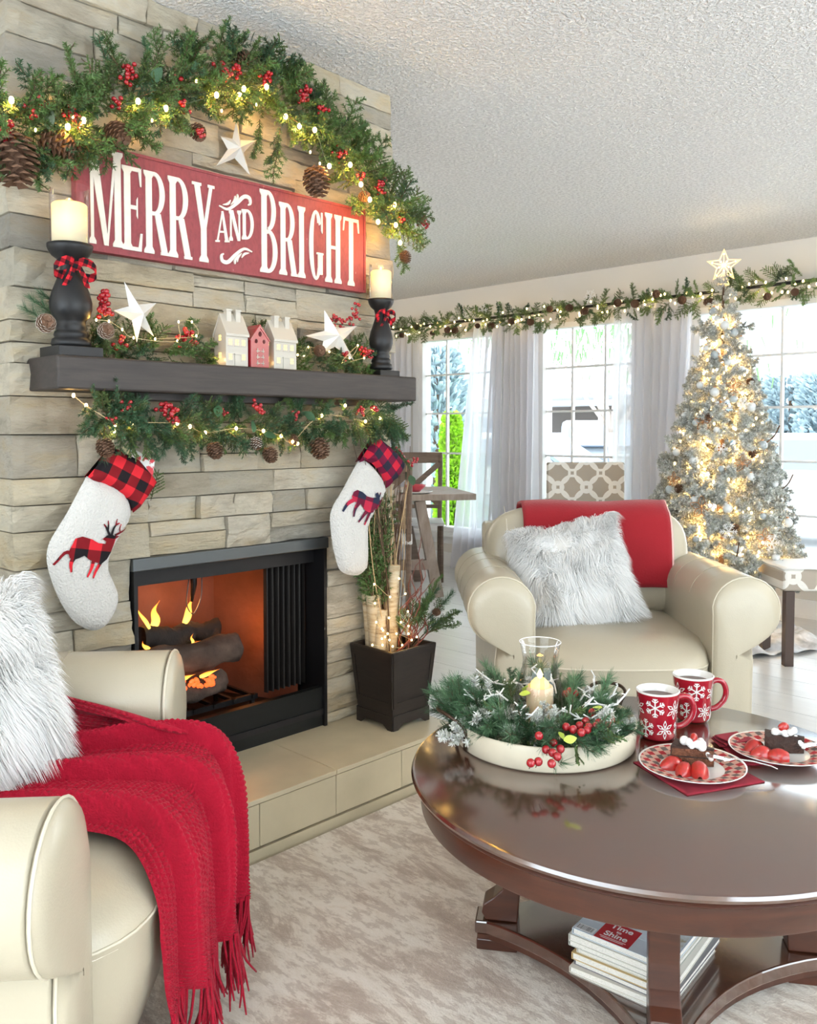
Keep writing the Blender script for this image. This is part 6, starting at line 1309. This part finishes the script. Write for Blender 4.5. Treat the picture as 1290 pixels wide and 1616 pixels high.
# tree skirt
M_skirt = mat('grey_white_skirt', (.55,.58,.62), .95, noise_s=14, amt=.45); P = []
for i in range(90):
    a = 2*PI*i/90; row = []
    for k in range(14): v = k/13; r = .03+.50*v*(1+.06*math.sin(a*5+1)+.05*noise.noise(Vector((math.cos(a)*3,math.sin(a)*3,2)))); z = .006+.075*(1-v)**2*.5+max(0,.055*(.25+noise.noise(Vector((math.cos(a)*5,math.sin(a)*5,v*6)))))*(1 if v < .97 else .2)+(.03*abs(math.sin(a*11)) if v > .2 else 0)*(1-v*.5); row.append(T0+Vector((math.cos(a)*r, math.sin(a)*r, z)))
    P.append(row)
o = part(G().grid(P, wrapu=True), 'tree_skirt', M_skirt, None, True); tag(o, 'crumpled grey and white cloth skirt round the tree base', 'tree skirt')
# ============================================================ PATTERNED CHAIR AND BENCH
def trellis():
    m, nt, b = newmat('trellis_fabric'); L = nt.links.new; b.inputs['Roughness'].default_value = .9; tc = N(nt,'TexCoord'); mp = N(nt,'Mapping'); mp.inputs['Scale'].default_value = (5.4,5.4,5.4); L(tc.outputs['Object'], mp.inputs[0]); sp = N(nt,'SeparateXYZ'); L(mp.outputs[0], sp.inputs[0])
    def rings(ox, oz, R):
        outs = []
        for a, off in (('X',ox),('Z',oz)):
            ad = N(nt,'Math',operation='ADD'); L(sp.outputs[a], ad.inputs[0]); ad.inputs[1].default_value = off; fr = N(nt,'Math',operation='FRACT'); L(ad.outputs[0], fr.inputs[0]); sb = N(nt,'Math',operation='SUBTRACT'); L(fr.outputs[0], sb.inputs[0]); sb.inputs[1].default_value = .5; outs.append(sb.outputs[0])
        cb_ = N(nt,'CombineXYZ'); L(outs[0], cb_.inputs[0]); L(outs[1], cb_.inputs[1]); ln = N(nt,'VectorMath',operation='LENGTH'); L(cb_.outputs[0], ln.inputs[0]); s = N(nt,'Math',operation='SUBTRACT'); L(ln.outputs['Value'], s.inputs[0]); s.inputs[1].default_value = R; ab = N(nt,'Math',operation='ABSOLUTE'); L(s.outputs[0], ab.inputs[0]); lt = N(nt,'Math',operation='LESS_THAN'); L(ab.outputs[0], lt.inputs[0]); lt.inputs[1].default_value = .045; return lt.outputs[0]
    a = rings(0,0,.40); c = rings(.5,.5,.40); d = rings(.5,.0,.18); mx = N(nt,'Math',operation='MAXIMUM'); L(a, mx.inputs[0]); L(c, mx.inputs[1]); m2 = N(nt,'Math',operation='MAXIMUM'); L(mx.outputs[0], m2.inputs[0]); L(d, m2.inputs[1])
    L(ramp(nt, m2.outputs[0], [(0,(.40,.35,.29)),(1,(.80,.78,.73))]), b.inputs['Base Color']); return m
M_trel = trellis()
pc_ = thing('parsons_chair', 'grey trellis-patterned upholstered chair behind the far armchair', 'chair', LW(1.16,5.85,0), YAW); X = dict(parent=pc_, local=True)
part(G().box(-.25,.25,-.25,-.17,.44,.995).box(-.25,.25,-.25,-.17,.40,.44), 'backrest', M_trel, bevel=.012, seg=3, **X); part(G().box(-.25,.25,-.60,-.25,.38,.48), 'seat', M_trel, bevel=.02, seg=3, **X)
for x in (-.22,.22):
    for y in (-.57,-.21): part(G().lathe([(.016,0),(.022,.38)], 4, (x,y,0), cap=True), 'leg', M_foot, **X)
g = G(); random.seed(8); T3 = MW[pc_.name]
t = thing('fur_throw', 'fluffy white fur throw on the seat of the patterned chair', 'throw', T3 @ Vector((0,-.45,.48)))
part(G().superq((0,0,0),(.24,.16,.05),.5,.4,24,12, None), 'pelt', M_furb, None).name; o = bpy.data.objects['pelt']; o.parent = t; o.matrix_basis = Matrix.Rotation(YAW,4,'Z') @ Matrix.Translation((0,0,.10)) @ Matrix.Diagonal((1,1,1.5,1))
for i in range(1400):
    x = random.uniform(-.25,.25); z = random.uniform(.52,.66); p = T3 @ Vector((x, -.60+random.uniform(-.01,.10), z)); d = Vector((random.gauss(0,.5), random.gauss(0,.5), random.gauss(-.1,.7))).normalized()*.035; w_ = Vector((_R[0],_R[1],0))*.002; g.add([p-w_, p+w_, p+d], [(0,1,2)])
o = part(g, 'fur', M_fur, t); o['kind'] = 'stuff'
bn = thing('upholstered_bench', 'grey trellis-patterned bench at the right edge beside the tree', 'bench', LW(2.32,4.50,0), YAW); X = dict(parent=bn, local=True)
part(G().box(-.42,.42,-.17,.17,.385,.50), 'seat', M_trel, bevel=.02, seg=3, **X)
for x in (-.38,.38):
    for y in (-.14,.14): part(G().box(x-.022,x+.022,y-.022,y+.022,0,.385), 'leg', M_foot, **X)
P = [[MW[bn.name] @ Vector((-.425+.85*i/20, -.178+.356*k/10, .503+.006*abs(noise.noise(Vector((i*.6,k*.6,0)))))) for k in range(11)] for i in range(21)]
o = part(G().grid(P), 'white_cover', M_snow, None, True); tag(o, 'thin fluffy white cover on top of the patterned bench', 'cover'); o.modifiers.new('s','SOLIDIFY').thickness = .004
# ============================================================ DINING CORNER
M_ash = wood('weathered_wood', (.24,.185,.15), (.42,.35,.30), .6, 4, (8,1,1)); M_brownw = wood('brown_wood', (.10,.065,.045), (.20,.14,.10), .5, 5, (1,1,8))
dt = thing('dining_table', 'weathered wooden dining table with slanted trestle legs near the left window', 'table', (-4.55,4.05,0))
# the table runs away to the left; its near right corner is at (-3.78, 4.43)
ux = Vector((.62,.785,0)); c0 = LW(.486,6.15,0); e1 = Vector((-.56,-.83,0)).normalized(); e2 = Vector((e1.y, -e1.x, 0))
def dq(a, b, z): return c0+e1*a+e2*b+Vector((0,0,z))
for k in range(5): part(G().prism([dq(0,k*.17,.705), dq(1.7,k*.17,.705), dq(1.7,k*.17+.167,.705), dq(0,k*.17+.167,.705)], (0,0,.045)), 'table_plank', M_ash, dt, bevel=.003)
for b in (.08,.76):
    for s in (1,):
        part(G().bar(dq(.40,b,.70), dq(.26,b,.0), .075, .055, e2), 'slanted_leg', M_brownw if b > .5 else M_ash, dt); part(G().bar(dq(1.2,b,.69), dq(1.4,b,.02), .07, .055, e2), 'slanted_leg', M_ash, dt)
part(G().bar(dq(.33,.08,.24), dq(1.3,.08,.24), .05, .07), 'stretcher', M_ash, dt); part(G().bar(dq(.5,.0,.68), dq(.5,.84,.68), .06, .05), 'cross_rail', M_ash, dt)
def xchair(loc, rz, label):
    t = thing('cross_back_chair', label, 'chair', loc, rz); X = dict(parent=t, local=True)
    for x in (-.20,.20): part(G().tube(cr([(x,.20,0),(x*1.0,.19,.45),(x*1.05,.26,1.0)],5), .019, 8), 'back_post', M_brownw, smooth=True, **X)
    for x in (-.20,.20): part(G().tube([(x,-.20,0),(x,-.19,.45)], .018, 8), 'leg', M_brownw, smooth=True, **X)
    part(G().box(-.225,.225,-.22,.21,.45,.475), 'seat', M_white, bevel=.008, **X)
    part(G().prism([(-.215,.245,.93),(.215,.245,.93),(.225,.262,1.02),(-.225,.262,1.02)], (0,.022,0)), 'top_rail', M_brownw, bevel=.004, **X)
    part(G().bar((-.20,.235,.93), (.20,.205,.58), .045, .018, (0,1,0)), 'cross_slat', M_brownw, **X); part(G().bar((.20,.225,.93), (-.20,.195,.58), .045, .018, (0,1,0)), 'cross_slat', M_brownw, **X)
    part(G().bar((-.2,.2,.57), (.2,.2,.57), .03, .03), 'lower_rail', M_brownw, **X); return t
xchair(LW(.06,6.98,0), YAW, 'brown cross-back dining chair by the left window'); xchair(LW(-.20,5.85,0), YAW+PI, 'white-seated dining chair under the near side of the table')
pl = dq(.42,.14,.75); t = thing('place_setting', 'red bowl on a white plate set on the dining table', 'tableware', pl)
part(G().lathe([(0,.75),(.10,.752),(.13,.765),(.128,.767),(.10,.757),(0,.757)], 32, (pl.x,pl.y,0)), 'plate', M_mugin, t, True); part(G().lathe([(.0,.758),(.035,.76),(.075,.80),(.078,.812),(.074,.812),(.035,.768),(0,.766)], 28, (pl.x,pl.y,0)), 'bowl', mat('red_bowl', (.45,.04,.06), .3), t, True)
pl = dq(.62,.30,.75); t = thing('table_vase', 'white vase with green leaves and berries on the dining table', 'vase', pl); part(G().lathe([(0,.75),(.045,.75),(.055,.80),(.05,.87),(.045,.90),(.04,.90),(.04,.76)], 24, (pl.x,pl.y,0)), 'vase', M_mugin, t, True)
random.seed(3)
for i in range(46): d = Vector((random.uniform(-1,1),random.uniform(-1,1),random.uniform(-.2,1))).normalized(); inst(random.choice([LEAF,LEAFS]), 'leaf', t, at(Vector((pl.x,pl.y,.94))+d*random.uniform(.02,.12), d, .08))
for i in range(16): d = Vector((random.uniform(-1,1),random.uniform(-1,1),random.uniform(0,1))).normalized(); inst(BER[2], 'berry_cluster', t, at(Vector((pl.x,pl.y,.95))+d*.14, d, .06))
pl = dq(.66,.10,.75); o = part(G().box(pl.x-.06,pl.x+.06,pl.y-.06,pl.y+.06,.7505,.79), 'wooden_box', mat('pale_box', (.60,.52,.40), .6), bevel=.003); tag(o, 'pale wooden box on the near edge of the dining table', 'box')
# ============================================================ OUTSIDE
M_pave = mat('pale_driveway', (.62,.62,.62), .9); M_grass = mat('lawn', (.25,.42,.10), .9, noise_s=6, amt=.3); M_hedge = leafmat('blue_hedge', (.40,.50,.54), .15); M_limeb = leafmat('lime_arborvitae', (.34,.62,.02), .2)
struct(part(G().box(-60,30,WY+.2,70,-.40,-.35), 'ground', M_pave)); tag(part(G().box(-9.5,-3.0,6.2,9.4,-.35,-.33), 'lawn_patch', M_grass), 'strip of bright green lawn outside the windows', 'lawn')
def bush(name, c, r, h, n, m, label, shape, sz=.16):
    t = thing(name, label, 'shrub' if name != 'street_tree' else 'tree', c); V, T2, I2 = [], [], []; base = trimesh('leafbit', [(-.3,0,0),(.3,0,0),(.2,1,0),(-.2,1,.1)], [(0,1,2),(0,2,3)], [m]); k = 0
    g = G()
    for i in range(n):
        v = random.random(); a = random.uniform(0,2*PI); R = shape(v)*r*random.uniform(.75,1.05); p = Vector(c)+Vector((math.cos(a)*R, math.sin(a)*R, h*v)); M_ = at(p, (math.cos(a),math.sin(a),random.uniform(.1,1.2)), sz)
        g.add([M_ @ Vector(q) for q in ((-.3,0,0),(.3,0,0),(.15,1,0),(-.15,1,.1))], [(0,1,2,3)])
    o = part(g, 'foliage', m, t); o['kind'] = 'stuff'; part(G().tube([Vector(c), Vector(c)+Vector((0,0,h*.9))], .04, 8), 'stem', M_twig, t); return t
def along(px, dist): r = ray(px, 680); r = r/np.linalg.norm(r[:2]); return Vector((r[0]*dist, r[1]*dist, -.33))
bush('arborvitae', along(713,9.6), .14, 1.68, 2600, M_limeb, 'bright lime green columnar shrub outside the left window', lambda v: (1-v)**.6*(.6+.4*math.sin(min(1,v*3)*PI/2)), .11)
bush('hedge_shrub', along(688,11.5), .62, 2.6, 2400, M_hedge, 'blue-green shrub outside the left window', lambda v: (1-v)**.35)
for px, d in ((1195,18),(1248,17.5),(1300,17)): bush('hedge_shrub', along(px,d), .46, 2.5, 1800, M_hedge, {1195:'blue-grey hedge shrub outside the right window, nearest the tree',1248:'blue-grey hedge shrub in the middle outside the right window',1300:'blue-grey hedge shrub at the right edge of the right window'}[px], lambda v: 1-.15*v)
M_hw = mat('white_siding', (.75,.76,.78), .8); M_hroof = mat('pale_roof', (.55,.56,.58), .9); M_hdark = mat('dark_garage', (.09,.075,.065), .8); M_hblue = mat('blue_grey_panel', (.22,.27,.35), .6)  # the back of the carport is plain dark brown
c = along(925, 24); t = thing('neighbour_house', 'low white house with an open carport across the street', 'house', c); ax = Vector((1,0,0))
def hb(x0,x1,y0,y1,z0,z1,m,nm): part(G().box(c.x+x0,c.x+x1,c.y+y0,c.y+y1,z0-.35,z1-.35), nm, m, t)
hb(-6,6,2.5,9,0,2.5,M_hw,'wall'); hb(-4.2,3.8,2.42,2.5,.1,2.3,M_hdark,'carport_back'); hb(-6.5,6.5,-.3,9.5,2.5,2.75,M_hw,'fascia'); 
part(G().add([(c.x-6.6,c.y-.5,2.4),(c.x+6.6,c.y-.5,2.4),(c.x+6.6,c.y+5,4.0),(c.x-6.6,c.y+5,4.0)], [(0,1,2,3)]), 'roof', M_hroof, t)
for x in (-3,-1.2,.6,2.4): hb(x-.09,x+.09,-.2,0,0,2.5,M_hw,'post')
for x in (-5.5,-4.7): hb(x-.3,x+.3,2.40,2.5,.8,2.0,M_hblue,'window')
def car(p, rz, body, label, L_=4.3, H=1.5, W_=1.75, nm='car'):
    t = thing(nm, label, 'car', p, rz); X = dict(parent=t, local=True); h = H
    pr = [(-L_/2,.35),(-L_/2+.05,.80*h*.72),(-L_/2+.9,.64*h),(-L_/2+1.5,h),(L_/2-1.0,h),(L_/2-.35,.66*h),(L_/2,.60*h),(L_/2,.32)]
    part(G().prism([(x,-W_/2,z) for x, z in pr], (0,W_,0)), 'body', body, bevel=.06, seg=3, **X)
    wn = [(-L_/2+1.12,.68*h),(-L_/2+1.58,h*.94),(L_/2-1.12,h*.94),(L_/2-.6,.68*h)]
    for y in (-W_/2-.012, W_/2): part(G().prism([(x,y,z) for x, z in wn], (0,.012,0)), 'side_window', M_hblue, **X)
    part(G().prism([(L_/2-.93,-W_/2+.12,h*.93),(L_/2-.93,W_/2-.12,h*.93),(L_/2-.36,W_/2-.10,h*.69),(L_/2-.36,-W_/2+.10,h*.69)], (.04,0,.03)), 'rear_window', M_hblue, **X)
    for x in (-L_/2+.8, L_/2-.8):
        for y in (-W_/2-.01, W_/2-.19): part(G().tube([(x,y,.32),(x,y+.2,.32)], .32, 20), 'wheel', mat('tyre', (.06,.06,.065), .8), smooth=False, **X); part(G().tube([(x,y-.01,.32),(x,y+.21,.32)], .19, 12), 'hubcap', M_silver2, **X)
    for y in (-W_/2+.12, W_/2-.28): part(G().box(L_/2-.005,L_/2+.02,y,y+.16,.5*h,.62*h), 'tail_light', mat('tail_light', (.55,.03,.04), .3), **X)
    return t
M_silver2 = mat('hubcap_grey', (.5,.5,.52), .4); M_carw = mat('white_car_paint', (.78,.79,.80), .3, coat=.3); M_carg = mat('dark_car_paint', (.16,.18,.20), .3, coat=.3)
car(along(952,19.5), -.95, M_carg, 'dark grey pickup car parked by the carport across the street', 4.6, 1.75); car(along(765,13.5)+Vector((-.2,0,0)), .2, M_carw, 'white car parked outside the left window'); car(along(1275,13.2), .15, M_carw, 'white car parked outside the right window')
random.seed(77)
tp_ = along(975, 14.5); t = thing('street_tree', 'bare-branched tree with hanging green leaves outside the middle window', 'tree', tp_); M_bark = mat('pale_bark', (.40,.34,.30), .9)
root_ = tp_; 
def limb(a, b, r0, r1, bend): m_ = (a+b)/2+bend; part(G().tube(cr([a,m_,b],5), [r0+(r1-r0)*k/10 for k in range(11)], 7), 'branch', M_bark, t, True)
A = tp_; B = tp_+Vector((-.1,0,1.5)); limb(A,B,.12,.09,Vector((.05,0,0)))
ends = []
for dx, dz, r in ((-1.2,1.6,.05),(-.6,2.2,.05),(.7,1.7,.05),(1.3,1.1,.04),(-1.8,1.9,.035),(.2,2.6,.04)): e = B+Vector((dx,random.uniform(-.4,.4),dz)); limb(B,e,r,.012,Vector((dx*.05,0,.25))); ends.append(e)
for e in ends:
    for k in range(3): limb(e.lerp(B,.3+.15*k), e+Vector((random.uniform(-.8,.8),random.uniform(-.3,.3),random.uniform(-.1,.7))), .014, .004, Vector((0,0,.1)))
g = G()
for i in range(1700):
    e = random.choice(ends)+Vector((random.gauss(-.1,.7), random.gauss(0,.4), random.uniform(-.3,.9))); M_ = at(e, (random.uniform(-.3,.3),random.uniform(-.3,.3),-1), random.uniform(.12,.24)); g.add([M_ @ Vector(q) for q in ((-.09,0,0),(.09,0,0),(.05,1,0),(-.05,1,0))], [(0,1,2,3)])
o = part(g, 'leaves', mat('spring_leaves', (.16,.34,.12), .7, rand=.1), t); o['kind'] = 'stuff'
